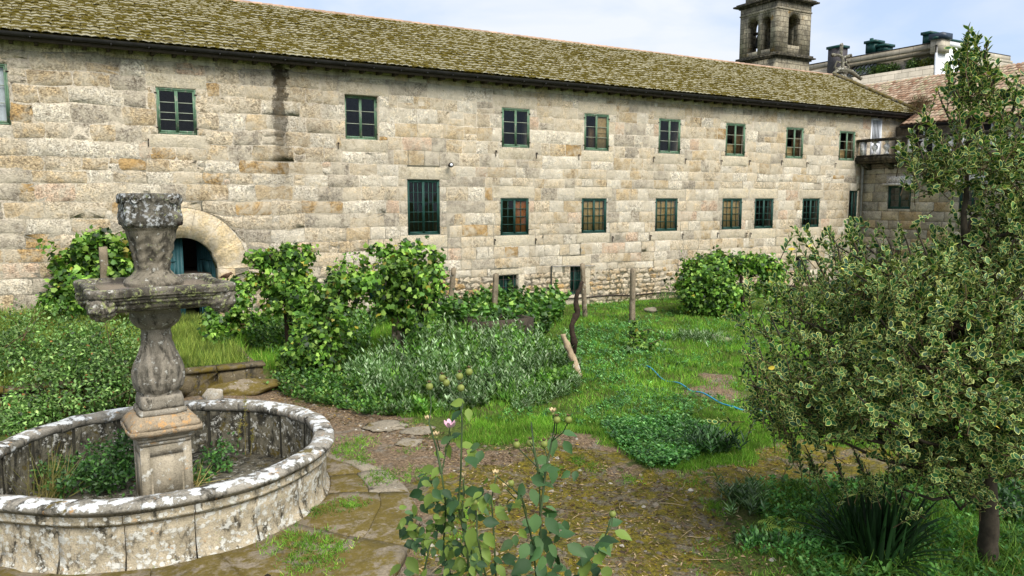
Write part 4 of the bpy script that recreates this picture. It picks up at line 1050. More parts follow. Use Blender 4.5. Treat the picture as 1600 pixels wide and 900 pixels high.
loft(prof, 96, lambda th, z: acanthus(th, z)+rb(th, z)*.4).build('baluster', M['stemst'], ft, True)
# bowl: square with lobed corners, moulded side
rb2 = rough(.03, 3., 9)
def bowl_r(th, z):
    q = (th % (PI/2))/(PI/2); d = abs(q-.5)*2           # 0 at the diagonals
    return .17*math.exp(-(d/.36)**2)
bp = [(2.72, .40, 2.5), (2.76, .62, 3), (2.80, .78, 4), (2.84, .80, 5), (2.86, .83, 6), (2.95, .85, 6), (2.97, .88, 6), (3.03, .885, 6), (3.045, .91, 6), (3.09, .915, 6), (3.10, .94, 6), (3.15, .95, 6), (3.20, .96, 6), (3.245, .95, 6), (3.262, .92, 6), (3.262, .86, 6), (3.25, .83, 6), (3.20, .815, 6), (3.17, .80, 6), (3.165, .3, 4)]
bp = [(3.262-(3.262-z_)*.68, r_*.90, n_) for z_, r_, n_ in bp]
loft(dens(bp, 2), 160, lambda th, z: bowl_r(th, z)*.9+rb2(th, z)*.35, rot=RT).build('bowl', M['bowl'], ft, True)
def ico_lump(c_, r_, fn, nu=40, nvv=26):
    R2 = []
    for i in range(nvv+1):
        ph = PI*i/nvv; R2.append([np.array(c_)+fn(np.array([math.sin(ph)*math.cos(2*PI*j/nu), math.sin(ph)*math.sin(2*PI*j/nu), -math.cos(ph)]))*r_ for j in range(nu)])
    m = MB(); m.rings(R2, cap=False); return m
def lion(d0, seed):
    f = np.array([math.cos(d0), math.sin(d0), 0]); r_ = np.array([-math.sin(d0), math.cos(d0), 0]); up = np.array([0, 0, 1])
    def fn(n):
        a, b, c_ = n@f, n@r_, n[2]; s = 1.
        g = lambda ca, cb, cc, w_: math.exp(-((a-ca)**2+(b-cb)**2+(c_-cc)**2)/w_**2)
        s += .32*g(.95, 0, -.25, .35)                      # muzzle
        s += .14*(g(.8, .42, .35, .25)+g(.8, -.42, .35, .25))   # brows
        s -= .20*(g(.88, .36, .08, .17)+g(.88, -.36, .08, .17)) # eye sockets
        s -= .30*g(.85, 0, -.62, .20)                      # open mouth
        s += .10*g(.7, 0, -.9, .25)
        s += .16*(a < .5)*abs(math.sin(7*math.atan2(c_, b)+2*a)) # mane locks
        s += .12*mn.fractal(tuple(n*3+seed), 1., 2., 3)
        return n*s*np.array([1, 1, 1.05])
    return fn
for k in range(4):
    d0 = RT+PI/4+k*PI/2; c_ = np.array([FX+1.05*math.cos(d0), FY+1.05*math.sin(d0), 3.045])
    ico_lump(c_, .165, lion(d0, k*3.1)).build('lion_head', M['bowl'], ft, True)
# water and silt in the bowl
m = MB(); m.rings([[(FX+.70*sup(2*PI*j/48, 6)*math.cos(2*PI*j/48+RT), FY+.70*sup(2*PI*j/48, 6)*math.sin(2*PI*j/48+RT), zq) for j in range(48)] for zq in (3.17, 3.212)]); m.build('standing_water', plain('silty_water', lin(140, 126, 112, .6), .22, .35, 5), ft)
# neck and carved urn
def fronds(th, z):
    v = (z-3.4)/.55
    if not 0 <= v <= 1: return 0
    k = (th*4/PI) % 1.; return (.012*math.cos(v*26+abs(k-.5)*9)*math.sin(v*PI) + .014*math.cos(th*8)*math.sin(v*PI))
rb3 = rough(.03, 3.2, 17)
prof = dens([(3.18, .37, 2.2), (3.26, .38, 2.3), (3.30, .35, 2.4), (3.36, .26, 2.6), (3.42, .215, 2.8), (3.55, .225, 3), (3.75, .262, 3.2), (3.90, .292, 3.4), (3.98, .305, 3.6), (4.02, .33, 3.8)], 5)
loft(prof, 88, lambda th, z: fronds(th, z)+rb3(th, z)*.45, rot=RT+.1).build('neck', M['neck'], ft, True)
def carve(th, z):
    v = (z-4.0)/.46; q = (th % (PI/2))/(PI/2); d = q-.5   # 0 at the corner
    s = 0
    g = lambda cd, cv, w_, h_: math.exp(-((d-cd)/w_)**2-((v-cv)/h_)**2)
    s += .060*g(0, .45, .13, .26) + .030*g(0, .22, .05, .08) - .030*(g(.055, .55, .025, .05)+g(-.055, .55, .025, .05)) - .035*g(0, .14, .04, .05)
    s += .016*math.sin(60*math.hypot(d*1.6, (v-.55)*.5))*g(0, .5, .24, .35)*(1-g(0, .45, .1, .2))
    x = abs(abs(d)-.5)                                     # 0 at the middle of a face
    s += (.022*max(0, 1-abs((v-.34)+x*1.6-.10)/.07)+.018*max(0, 1-abs((v-.48)+x*1.6-.10)/.05)) if x < .13 else 0
    s += .010*math.exp(-((v-(.93-.10*(1-(x/.35))**2 if x < .35 else .93))/.05)**2)   # swags below the top edge
    return s
rb4 = rough(.03, 4., 31)
prof = dens([(4.0, .32, 3.2), (4.02, .365, 3.4), (4.05, .395, 3.8), (4.10, .405, 4.5), (4.25, .378, 5.5), (4.36, .385, 6), (4.42, .395, 6), (4.46, .40, 6), (4.485, .395, 6), (4.487, .36, 5), (4.47, .3, 4), (4.45, .2, 3)], 6)
prof = [(z_, r_*.91, n_) for z_, r_, n_ in prof]
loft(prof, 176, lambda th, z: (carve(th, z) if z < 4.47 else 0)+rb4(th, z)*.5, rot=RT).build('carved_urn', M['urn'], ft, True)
for k in range(4):
    for s_, off in ((1, .22), (-1, -.22)):
        d0 = RT+PI/4+k*PI/2+off; rr = .364*sup(PI/4+off, 6)+.005; c_ = np.array([FX+rr*math.cos(d0), FY+rr*math.sin(d0), 4.40]); n_ = RT+round((d0-RT)/(PI/2))*PI/2
        e1 = np.array([-math.sin(n_), math.cos(n_), 0]); m = MB()
        m.tube([c_+(e1*math.cos(a*1.9*PI*2)*s_+np.array([0, 0, 1])*math.sin(a*1.9*PI*2))*(.062*(1-a*.8)) for a in np.linspace(0, 1, 26)], .017, 6); m.build('volute', M['urn'], ft, True)
    d0 = RT+PI/4+k*PI/2; c_ = np.array([FX+.44*math.cos(d0), FY+.44*math.sin(d0), 4.08]); f = np.array([math.cos(d0), math.sin(d0), 0])
    m = MB(); m.tube([c_-f*.03, c_+f*.03, c_+f*.045, c_+f*.045, c_+f*.02], [.035, .035, .03, .016, .012], 10, cap=False); m.build('spout', M['iron'] if k % 2 else M['urn'], ft)

# ---- basin
BR, BH, NP = 2.33, .95, 19
def lobed(th):    # slight outward lobe at the left front
    return .16*math.exp(-((((th+PI*.86+PI) % (2*PI))-PI)/.16)**2) + .012*math.sin(th*9)
def sector(prof, a0, a1, k=8, jit=0., closedp=True):
    R2 = []
    for i in range(k+1):
        th = a0+(a1-a0)*i/k; e = lobed(th); ring = []
        for (r_, zz) in prof:
            q = jit*mn.fractal((r_*2.5*math.cos(th), r_*2.5*math.sin(th), zz*2.5), 1., 2., 3)
            rr = r_+e+q; ring.append((FX+rr*math.cos(th), FY+rr*math.sin(th), zz+q*.5))
        R2.append(ring)
    m = MB(); m.rings(R2, cap=True, closed=closedp); return m
panel = [(2.17, .02), (2.17, .655), (2.305, .655), (2.30, .5), (2.295, .3), (2.30, .14), (2.36, .09), (2.38, .02)]
mould = [(2.16, .66), (2.16, .795), (2.355, .798), (2.36, .785), (2.352, .74), (2.365, .725), (2.365, .70), (2.335, .685), (2.32, .66)]
rimp = [(2.13, .80), (2.11, .84), (2.11, .90), (2.14, .93), (2.25, .945), (2.36, .938), (2.41, .915), (2.43, .885), (2.42, .855), (2.38, .83), (2.36, .80)]
off_ = .13
for i in range(NP):
    a0 = off_+2*PI*i/NP; a1 = off_+2*PI*(i+1)/NP
    R2 = sector(panel, a0+.003, a1-.003, 8, .012)
    o = R2.build('basin_panel', M['basin'], ft)
    m = MB(); rr = 2.018
    m.rings([[(FX+(2.128+lobed(a0+(a1-a0)*j/6)+.0)*math.cos(a0+.012+(a1-a0-.024)*j/6), FY+(2.128+lobed(a0+(a1-a0)*j/6))*math.sin(a0+.012+(a1-a0-.024)*j/6), zz) for j in range(7)] for zz in (.02, .3, .6, .81)], cap=False, closed=False)
    for v in m.v: 
        d_ = np.array([.012*mn.noise(tuple(q*3)) for q in v]); v[:, 0] += d_; v[:, 1] += d_
    m.build('inner_face', M['basin_in'], o)
    sector(mould, a0+.003, a1-.003, 8, .006).build('basin_moulding', M['basin'], ft)
    b0 = a0+.09; b1 = a1+.09
    sector(rimp, b0+.001, b1-.001, 12, .028).build('rim_stone', M['rim'], ft, True)
m = MB(); m.rings([[(FX+2.14*math.cos(2*PI*j/48), FY+2.14*math.sin(2*PI*j/48), zq+.03*math.sin(j)) for j in range(48)] for zq in (.0, .08)]); m.build('basin_floor', M['basin_in'], ft)
# black joints packed behind the panels
m = MB(); m.rings([[(FX+(r_+lobed(2*PI*j/120))*math.cos(2*PI*j/120), FY+(r_+lobed(2*PI*j/120))*math.sin(2*PI*j/120), zz) for j in range(120)] for r_, zz in ((2.145, .03), (2.145, .82), (2.25, .82), (2.25, .03))], cap=False); m.build('basin_core', plain('dark_joint', (.03, .028, .02), .9), ft)

# ---- stone step around the basin
st = thing('fountain_step', 'low moss-covered step of worn slabs around the fountain basin', 'step', (FX, FY, 0))
M['step'] = lichen_stone('mossy_step_stone', lin(140, 130, 112, .7), white=.12, dark=.15, moss=.78, sc=.7, bump=.8)
M['stepbare'] = lichen_stone('bare_step_stone', lin(150, 142, 126, .72), white=.15, dark=.2, moss=.3, sc=.8, bump=.8)
outl = [(3.6, 12.54), (3.86, 12.13), (4.21, 11.28), (4.23, 10.26), (3.98, 9.45), (3.56, 8.66), (3.1, 8.05), (2.3, 7.55), (1.2, 7.35), (0, 7.6), (-1.2, 8.4), (-2, 9.6), (-2.2, 11), (-1.9, 12.6), (-1, 13.8), (.3, 14.5), (1.6, 14.55), (2.7, 14.0), (3.3, 13.2)]
oa = [(math.atan2(y-FY, x-FX), math.hypot(x-FX, y-FY)) for x, y in outl]; oa.sort()
def outr(th):
    th = (th+PI) % (2*PI)-PI; A = [q[0] for q in oa]; B = [q[1] for q in oa]
    return float(np.interp(th, A, B, period=2*PI))
ca_ = [.32]
while ca_[-1] > -5.9: ca_.append(ca_[-1]-rnd.uniform(.30, .5))
for i, (a1, a0) in enumerate(zip(ca_[:-1], ca_[1:])):
    k = 8; R2 = []; dz = rnd.uniform(-.006, .006); ch = rnd.uniform(-.06, .08)
    cells = [(0., .5), (.5, 1.)] if i % 2 else [(0., .62), (.62, 1.)]
    for (f0, f1) in cells:
        R2 = []
        for j in range(k+1):
            th = a0+.002+(a1-a0-.004)*j/k; r0_ = 2.34; r1_ = outr(th)+.05*mn.noise((th*7, f1, 2))
            ra = r0_+(r1_-r0_)*f0+.002; rb_ = r0_+(r1_-r0_)*f1-.002
            rows = [(ra, -.05), (ra, .118), (ra+.02, .126)]+[(ra+(rb_-ra)*g_, .128) for g_ in (.3, .6)]+[(rb_-.03, .126), (rb_, .113 if f1 < 1 else .09), (rb_-.01, -.05)]
            ring = []
            for (r_, zz) in rows:
                x, y = FX+r_*math.cos(th), FY+r_*math.sin(th); q = .03*mn.fractal((x*2, y*2, 1), 1., 2., 3) if zz > 0 else 0
                ring.append((x, y, zz+q+dz))
            R2.append(ring)
        m = MB(); m.rings(R2); o = m.build('step_slab', M['stepbare'] if (f1 == 1. and i in (0, 1)) else M['step'], st, True)
# ---- retaining wall of the raised bed
rw = thing('retaining_wall', 'low mossy stone retaining wall of the raised bed behind the fountain', 'wall', (0, 18.3, 0))
M['rw'] = lichen_stone('retaining_wall_stone', lin(118, 108, 86, .65), white=.2, dark=.6, moss=.5, sc=1.2, bump=1.)
mapr = lambda u, z, d: (u, 18.22-d, z)
m = MB(); m.box(-6, 3.75, 18.22, 18.45, -.2, .56, col=(.1, .1, .1)); m.box(3.62, 3.85, 18.4, 25.5, -.2, .5, col=(.1, .1, .1)); core_o = m.build('wall_core', M['rw'], rw)
u = -6.
while u < 3.8:
    u1 = min(u+rnd.uniform(.6, 1.2), 3.86)
    for (c, d) in ((-.1, .54),): stone_mesh(u, u1, c, d, mapr, rnd, gap=.012, proud=.05, rough=.03, rnd_c=.03).build('stone', M['rw'], rw)
    u = u1
u = -6.
while u < 3.85:
    u1 = min(u+rnd.uniform(.5, 1.6), 3.92); m = MB(); R2 = []; dz_ = rnd.gauss(0, .02)
    for j in range(7):
        x = u+.015+(u1-u-.03)*j/6; n_ = .03*mn.noise((x*3, 1, 1)); R2.append([(x, 18.13+n_, .53), (x, 18.11+n_*1.5, .58), (x, 18.14+n_, .615+n_+dz_), (x, 18.28, .63+n_*1.3+dz_), (x, 18.46, .62), (x, 18.46, .53)])
    m.rings(R2); m.build('coping_stone', M['rw'], rw); u = u1
def rock(name, label, cat, c_, r_, mat, seed=0, group=None, amp=.35):
    R2 = ico_lump(c_, 1., lambda n: n*np.array(r_)*(1+amp*mn.fractal(tuple(n*1.3+seed), 1., 2., 3)), 18, 12); o = R2.build(name, mat); return tag(o, label, cat, group)
# low bench slabs at the foot of the wall
for k, (pa, pb, lab) in enumerate((((345, 612), (420, 600), 'flat mossy yellow slab at the foot of the retaining wall, nearer its end'), ((300, 600), (345, 612), 'thick dark stone block leaning low against the retaining wall'))):
    q0 = gp(*pa, .1); q1 = gp(*pb, .1); c_ = (q0+q1)/2; tag(rock('stone_slab', lab, 'stone', (c_[0], c_[1]+.1, .08), (abs(q1[0]-q0[0])*.62+.25, .42, .2), M['rw'] if k else M['step'], 5+k), group=None)
M['paleRock'] = lichen_stone('pale_rock', lin(196, 188, 172, .75), white=.5, dark=.12, sc=1., bump=.6)
p_ = fp(333, 612, 13.2); rock('loose_stone', 'pale rough stone sitting on the back rim of the fountain basin', 'stone', (p_[0], p_[1], .98), (.17, .14, .14), M['paleRock'], 3, amp=.2)

# ------------------------------------------------------------------ flat stones, rocks
for k, (px_, py_, rx, ry, lab) in enumerate(((605, 665, .42, .22, 'flat grey stone in the litter path, below the vine'), (655, 672, .34, .16, 'flat grey stone in the path, right of the larger one'), (585, 640, .3, .16, 'flat stone at the edge of the sage patch'), (640, 690, .25, .14, 'small sunken stone nearer the rose stems'),
                                    (1125, 533, .38, .2, 'grey boulder half hidden in the far lawn'), (1018, 487, .3, .15, 'flat pale stone in the grass near the far post'))):
    q = gp(px_, py_); rock('flat_stone', lab, 'stone', (q[0], q[1], -.012 if k < 4 else .01), (rx, ry*1.5, .035 if k < 4 else .16), M['stepbare'], k*2.2, 'stones lying in the garden', .5)

# ------------------------------------------------------------------ posts
M['post'] = lichen_stone('granite_post', lin(150, 138, 118, .7), white=.2, dark=.35, yellow=.1, sc=1., bump=.7)
def post(label, px_, pyt, fw, wpx, tilt=0., hgt=None):
    top = fp(px_, pyt, fw); z0 = float(gh(top[0], top[1]))-.05; w_ = wpx*fw/1208/2*.74; R2 = []
    k = 9
    for i in range(k+1):
        f = i/k; zz = z0+(top[2]-z0)*f; cx = top[0]-tilt*(1-f); ww = w_*(1.08-.12*f)
        R2.append([(cx+a*ww*(1+.12*mn.noise((zz*3, a, b))), top[1]+b*ww*(1+.12*mn.noise((zz*3, a+3, b))), zz+(.04*mn.noise((a, b, 4)) if i == k else 0)) for a, b in ((-1, -.6), (-.6, -1), (.6, -1), (1, -.6), (1, .6), (.6, 1), (-.6, 1), (-1, .6))])
    m = MB(); m.rings(R2); return tag(m.build('stone_post', M['post']), label, 'post', 'granite vine posts in the garden')
post('granite post in front of the vine on the wall left of the fountain', 161, 386, 21.5, 17)
post('granite post leaning against the wall right of the big vine', 709, 419, 27.5, 10, .25)
post('granite post at the left edge of the shuttered basement window', 775, 428, 27, 11, .1)
post('leaning granite post in front of the lone basement shutter', 910, 412, 28.5, 9, -.15)
post('granite post standing alone in the lawn near the wall', 989, 420, 27.5, 11)
post('granite post rising from behind the left vine trunk', 531, 418, 22, 9)
post('granite post holding up the big central vine', 621, 492, 20.6, 20, .05)

# ------------------------------------------------------------------ dead trunks
def trunk(name, label, pts, rad, mat, cat='trunk', seg=8, rough_=.2):
    m = MB(); P_ = np.array(pts); n = (len(P_)-1)*5+1; t_ = np.linspace(0, len(P_)-1, n)
    Q = np.stack([np.interp(t_, range(len(P_)), P_[:, i]) for i in range(3)], 1); R2 = np.interp(t_, range(len(P_)), rad)
    Q[1:-1] += RNG.normal(0, .012, Q[1:-1].shape); m.tube(Q, R2*(1+rough_*RNG.standard_normal(n)*.5), seg); 
    return tag(m.build(name, mat, None, True), label, cat) if label else m
M['deadwood'] = lichen_stone('bleached_deadwood', lin(178, 160, 132, .75), white=.3, dark=.3, sc=1.5, bump=.8)
trunk('dead_log', 'bleached broken trunk leaning in the grass at the edge of the sage patch', [gp(905, 592, .0), fp(897, 565, 19.0), fp(888, 545, 19.1), fp(880, 522, 19.2)], [.085, .10, .085, .06], M['deadwood'])
trunk('vine_stump', 'dark twisted old vine trunk standing beside the bleached log', [gp(893, 560), fp(897, 535, 20.8), fp(893, 510, 20.8), fp(902, 488, 20.9), fp(900, 465, 20.9), fp(910, 440, 21)], [.11, .09, .08, .09, .06, .05], M['darkbark'])
trunk('leaning_branch', 'dark leaning branch in the grass between the far vine and the holly', [gp(1228, 467), fp(1238, 452, 31), fp(1248, 438, 31)], [.09, .08, .06], M['darkbark'])
trunk('curled_root', 'curled grey root standing at the foot of the fountain basin', [gp(418, 905, .1), fp(428, 880, 9.3), fp(437, 868, 9.4), fp(436, 852, 9.4), fp(428, 846, 9.45), fp(432, 838, 9.5)], [.05, .04, .03, .028, .028, .045], M['bark'], 'root', rough_=.1)
# trough
tr = thing('stone_trough', 'dark slate-sided trough in the herbs behind the sage', 'trough', tuple(gp(800, 530)))
q0 = gp(738, 532); q1 = gp(838, 536); M['slab_d'] = lichen_stone('dark_slab', lin(86, 78, 68, .6), white=.1, dark=.6, moss=.1)
for (x0, x1, y0, y1) in ((q0[0], q0[0]+1.9, q0[1]-.6, q0[1]-.52), (q0[0], q0[0]+1.9, q0[1]+.6, q0[1]+.68), (q0[0], q0[0]+.08, q0[1]-.52, q0[1]+.6), (q0[0]+1.82, q0[0]+1.9, q0[1]-.52, q0[1]+.6)):
    m = MB(); m.box(x0, x1, y0, y1, -.1, .66, col=(.1, .1, .1)); m.build('side_slab', M['slab_d'], tr)
# hose
hp = [(1010, 575), (1040, 592), (1075, 610), (1105, 625), (1140, 638), (1175, 645), (1212, 654), (1240, 665), (1285, 673), (1330, 680), (1400, 690), (1480, 697)]
m = MB(); P_ = np.array([gp(x, y, .0) for x, y in hp]); n = 90; t_ = np.linspace(0, len(P_)-1, n); Q = np.stack([np.interp(t_, range(len(P_)), P_[:, i]) for i in range(3)], 1)
Q[:, 1] += .05*np.sin(t_*3.1); Q[:, 2] = gh(Q[:, 0], Q[:, 1])+.07+.02*np.sin(t_*5); m.tube(Q, .018, 7)
tag(m.build('garden_hose', plain('blue_hose', lin(60, 148, 180, .75), .45, .1), None, True), 'bright blue garden hose lying across the lawn', 'hose')

# ------------------------------------------------------------------ bird
bd = thing('bird', 'small brown sparrow perched on the right lip of the fountain bowl', 'bird', tuple(fp(354, 436, 10.2)))
bc = fp(354, 431, 10.2); fdir = RV*1.0; m = MB(); up = np.array([0, 0, 1.])
axis = [(-.10, -.028, .006), (-.075, -.022, .010), (-.05, -.012, .014), (-.03, -.004, .026), (0, 0, .034), (.025, .008, .033), (.042, .022, .024), (.052, .032, .022), (.064, .035, .021), (.076, .033, .012), (.083, .030, .006), (.094, .027, .001)]
R2 = []
for (a, z_, r_) in axis:
    R2.append([bc+fdir*a*1.0+up*(z_+r_*math.sin(2*PI*j/12))+FH*(r_*.85*math.cos(2*PI*j/12)) for j in range(12)])
m.rings(R2); m.build('body', plain('brown_feathers', lin(112, 88, 66, .7), .8, .4, 60), bd, True)
m = MB()
for s_ in (-1, 1): m.tube([bc+fdir*.005+FH*.012*s_+up*(-.03), bc+fdir*.012+FH*.012*s_+up*(-.062)], .003, 4)
m.build('leg', M['twig'], bd)
for s_ in (-1, 1):
    m = MB(); R2 = []
    for (a, z_, w_) in ((-.07, -.01, .004), (-.04, .0, .014), (0, .008, .02), (.03, .014, .01)): R2.append([bc+fdir*a+up*(z_+w_*math.sin(q)*1.0)+FH*s_*(.026+.004*math.cos(q)) for q in np.linspace(0, 2*PI, 8, endpoint=False)])
    m.rings(R2); m.build('wing', plain('dark_wing_feathers', lin(84, 62, 46, .7), .8, .4, 60), bd)

# ------------------------------------------------------------------ holly
G_HOLLY = [(3, lin(34, 76, 42, .8)), (3, lin(54, 100, 54, .85)), (1.6, lin(92, 128, 68, .85)), (.25, lin(150, 160, 74, .8))]
hb = gp(1545, 872); hol = thing('holly_tree', 'tall variegated holly with cream-edged leaves at the right edge of the garden', 'tree', (hb[0], hb[1], 0))
hfw = (hb-EYE)@FH
m = MB(); ax_ = [np.array([hb[0], hb[1], -.1]), fp(1545, 800, hfw), fp(1540, 700, hfw+.05), fp(1530, 560, hfw+.1), fp(1518, 430, hfw+.05), fp(1506, 345, hfw), fp(1512, 240, hfw), fp(1514, 120, hfw), fp(1513, 40, hfw)]
ar = [.12, .105, .095, .08, .055, .034, .017, .009, .004]
def interp_axis(t_):
    i = min(int(t_), len(ax_)-2); f = t_-i; return ax_[i]*(1-f)+ax_[i+1]*f
tt = np.linspace(0, len(ax_)-1, 40); m.tube([interp_axis(q)+RNG.normal(0, .008, 3) for q in tt], np.interp(tt, range(len(ar)), ar), 10)
# twig tips through the crown
cores = [(1440, 545, 250, 150, 1.7, 1050), (1300, 565, 135, 140, 1.1, 420), (1540, 480, 150, 150, 1.3, 340), (1560, 640, 160, 95, 1.3, 260), (1375, 440, 125, 85, 1.0, 230), (1250, 600, 62, 62, .7, 70),
         (1520, 250, 84, 74, .6, 62), (1555, 350, 55, 48, .6, 46), (1565, 395, 90, 45, .8, 90), (1595, 310, 45, 50, .5, 36), (1513, 140, 38, 80, .3, 40), (1455, 262, 44, 50, .4, 36), (1590, 230, 50, 80, .5, 50), (1570, 150, 26, 40, .3, 12), (1330, 655, 60, 50, .7, 50), (1480, 705, 115, 50, .9, 130), (1390, 665, 90, 50, .9, 90), (1570, 725, 80, 45, .9, 130), (1450, 735, 80, 26, .8, 60), (1510, 755, 60, 20, .6, 40), (1560, 770, 50, 18, .5, 26), (1590, 600, 80, 80, .8, 90)]
tips = []; outs = []
for (px_, py_, rx, ry, rd_, n_) in cores:
    c_ = fp(px_, py_, hfw-.1); s_ = hfw/1208; d_ = nrm(RNG.standard_normal((n_, 3))); rr = (.45+.55*RNG.random((n_, 1))**.7)*(1+.16*RNG.standard_normal((n_, 1)).clip(-1, 1.6))
    L = d_*rr*np.array([rx*s_, rd_, ry*s_]); tips.append(c_+L[:, :1]*RV+L[:, 1:2]*FH+L[:, 2:]*np.array([0, 0, 1.])); outs.append(d_[:, :1]*RV+d_[:, 1:2]*FH+d_[:, 2:]*np.array([0, 0, 1.]))
# spiky leading shoots seen along the outline
spk = [(1270, 385, 1.3), (1322, 350, 1.), (1345, 388, .8), (1405, 352, 1.), (1225, 455, .8), (1190, 500, .8), (1175, 520, .6), (1445, 170, .6), (1425, 205, .7), (1488, 75, .5), (1513, 42, .5), (1515, 90, .6), (1512, 60, .5), (1545, 62, .6), (1558, 100, .6), (1510, 130, .6), (1535, 120, .5), (1300, 705, .5), (1330, 690, .5), (1210, 632, .5), (1185, 560, .5), (1380, 360, .7), (1465, 140, .5), (1240, 420, .8), (1478, 110, .4), (1570, 160, .5), (1590, 130, .5), (1410, 230, .5), (1540, 560, .4), (1250, 400, .8), (1295, 362, .8), (1368, 372, .7), (1200, 478, .7), (1160, 540, .6), (1172, 590, .5), (1188, 612, .5), (1225, 655, .5), (1255, 690, .5), (1430, 352, .7), (1395, 735, .5), (1350, 725, .5)]
for (px_, py_, k) in spk:
    base = fp(px_+ (18 if px_ < 1500 else -8), py_+45, hfw-.3); tip = fp(px_, py_, hfw-.35); d_ = tip-base; d_ /= np.linalg.norm(d_)
    for f in (.0, .35, .7, 1.): tips.append((base*(1-f)+tip*f)[None]); outs.append(d_[None])
    m.tube([base, (base+tip)/2+RNG.normal(0, .01, 3), tip], [.012, .009, .005], 5)
tips = np.concatenate(tips); outs = np.concatenate(outs)
hole = np.array([mn.fractal((p[0]*1.35, p[1]*1.35, p[2]*1.35), 1., 2., 3) for p in tips]); keep_ = (hole > -.27) | (tips[:, 2] > 4.0) | (np.arange(len(tips)) > sum(c_[5] for c_ in cores))
ok = (tips[:, 2] > .95) & keep_; tips = tips+outs*(hole[:, None]*.5).clip(-.2, .35)*(tips[:, 2:] < 4.); tips = tips[ok]; outs = outs[ok]
# limbs
limb_ends = tips[RNG.choice(len(tips), 70, replace=False)]
for e in limb_ends:
    h_ = np.clip((e[2]-.7)/6.*len(ax_)*.75, 1.5, 7.2); b_ = interp_axis(h_)
    if b_[2] > e[2]-.2: b_ = interp_axis(max(1.35, h_-1.0))
    mid = (b_+e)/2+np.array([0, 0, -.12])+RNG.normal(0, .08, 3); m.tube([b_, b_*.6+mid*.4+RNG.normal(0, .03, 3), mid, mid*.4+e*.6+RNG.normal(0, .03, 3), e*.97+mid*.03], [.032, .026, .02, .014, .008], 5)
m.build('trunk', plain('dark_holly_bark', lin(74, 66, 54, .7), .9, .4, 12, .8), hol, True)
TLEN = .26; per = 13
tw_d = nrm(outs*.8+np.array([0, 0, .45])+.45*RNG.standard_normal(tips.shape))
m = MB()
for i in range(0, len(tips), 1): m.tube([tips[i]-tw_d[i]*TLEN*1.4, tips[i]], [.006, .004], 3, cap=False)
tag(m.build('twigs', M['twig'], hol), kind='stuff')
idx = np.repeat(np.arange(len(tips)), per); n_ = len(idx); f = np.tile(np.linspace(0, 1, per), len(tips)); phi = np.tile(np.arange(per)*2.4, len(tips))+RNG.random(n_)*.6
d_ = tw_d[idx]; e1 = nrm(np.cross(d_, RNG.standard_normal((len(tips), 3))[idx])); e2 = np.cross(d_, e1)
rad = e1*np.cos(phi)[:, None]+e2*np.sin(phi)[:, None]
HP = tips[idx]-d_*(TLEN*(1-f))[:, None]; HD = rad*(1.-.45*f)[:, None]+d_*(.45+.6*f)[:, None]+.18*RNG.standard_normal((n_, 3)); HN = d_*.8-rad*.3+.25*RNG.standard_normal((n_, 3))+np.array([0, 0, .25])
HS = .086*(.65+.5*RNG.random(n_))*(.78+.44*RNG.random(len(tips)))[idx]; HC = leafcol(n_, G_HOLLY, .2); EDGE = np.array([1.]*8+[0.])
near = np.argsort(((HP-EYE)**2).sum(1)+RNG.random(n_)*2.)[:280]
near = np.array([i for i in near if HD[i]@RV > -9])
msk = np.ones(n_, bool); msk[near] = False
m = MB(); scatter(m, OVAL, HP[msk], HD[msk], HN[msk], HS[msk], HC[msk], edge=EDGE); tag(m.build('foliage', M['holly'], hol), kind='stuff')
def leaf_objs(name, T, P, D, N, S, C, mat, parent, edge=None, W=None, variants=6):
    """single leaves as objects sharing a few meshes"""
    meshes = []
    for v in range(variants):
        mb = MB(); tv = T[0].copy(); tv[:, 2] *= 1+.5*(v-variants/2)/variants
        mb.add(tv*np.array([1, 1+.06*(v % 3), 1]), T[1], col=tuple(C[v*len(C)//variants]), a=1. if edge is None else edge)
        o = mb.build('tmp_'+name, mat); meshes.append(o.data); bpy.data.objects.remove(o)
        meshes[-1].name = name
    D = nrm(D); N = nrm(N-D*np.sum(N*D, 1, keepdims=True)); B = np.cross(N, D); l = WLOC.get(parent.name, (0, 0, 0))
    for i in range(len(P)):
        o = bpy.data.objects.new(name, meshes[i % variants]); COL.objects.link(o); o.parent = parent
        w_ = S[i] if W is None else W[i]; mt = Matrix(((D[i][0]*S[i], B[i][0]*w_, N[i][0]*S[i], P[i][0]-l[0]), (D[i][1]*S[i], B[i][1]*w_, N[i][1]*S[i], P[i][1]-l[1]), (D[i][2]*S[i], B[i][2]*w_, N[i][2]*S[i], P[i][2]-l[2]), (0, 0, 0, 1)))
        o.matrix_basis = mt
leaf_objs('leaf', OVAL, HP[near], HD[near], HN[near], HS[near], HC[near], M['holly'], hol, edge=EDGE)
# a few wholly yellow leaves
ky = 26; ii = RNG.choice(len(tips), ky); m = MB(); scatter(m, OVAL, tips[ii]+outs[ii]*.08, RNG.normal(0, 1, (ky, 3)), outs[ii]+RNG.normal(0, .4, (ky, 3)), np.full(ky, .085), leafcol(ky, [(1, lin(214, 190, 70, .8))], .15), edge=0.)
tag(m.build('yellow_leaves', M['holly'], hol), kind='stuff')

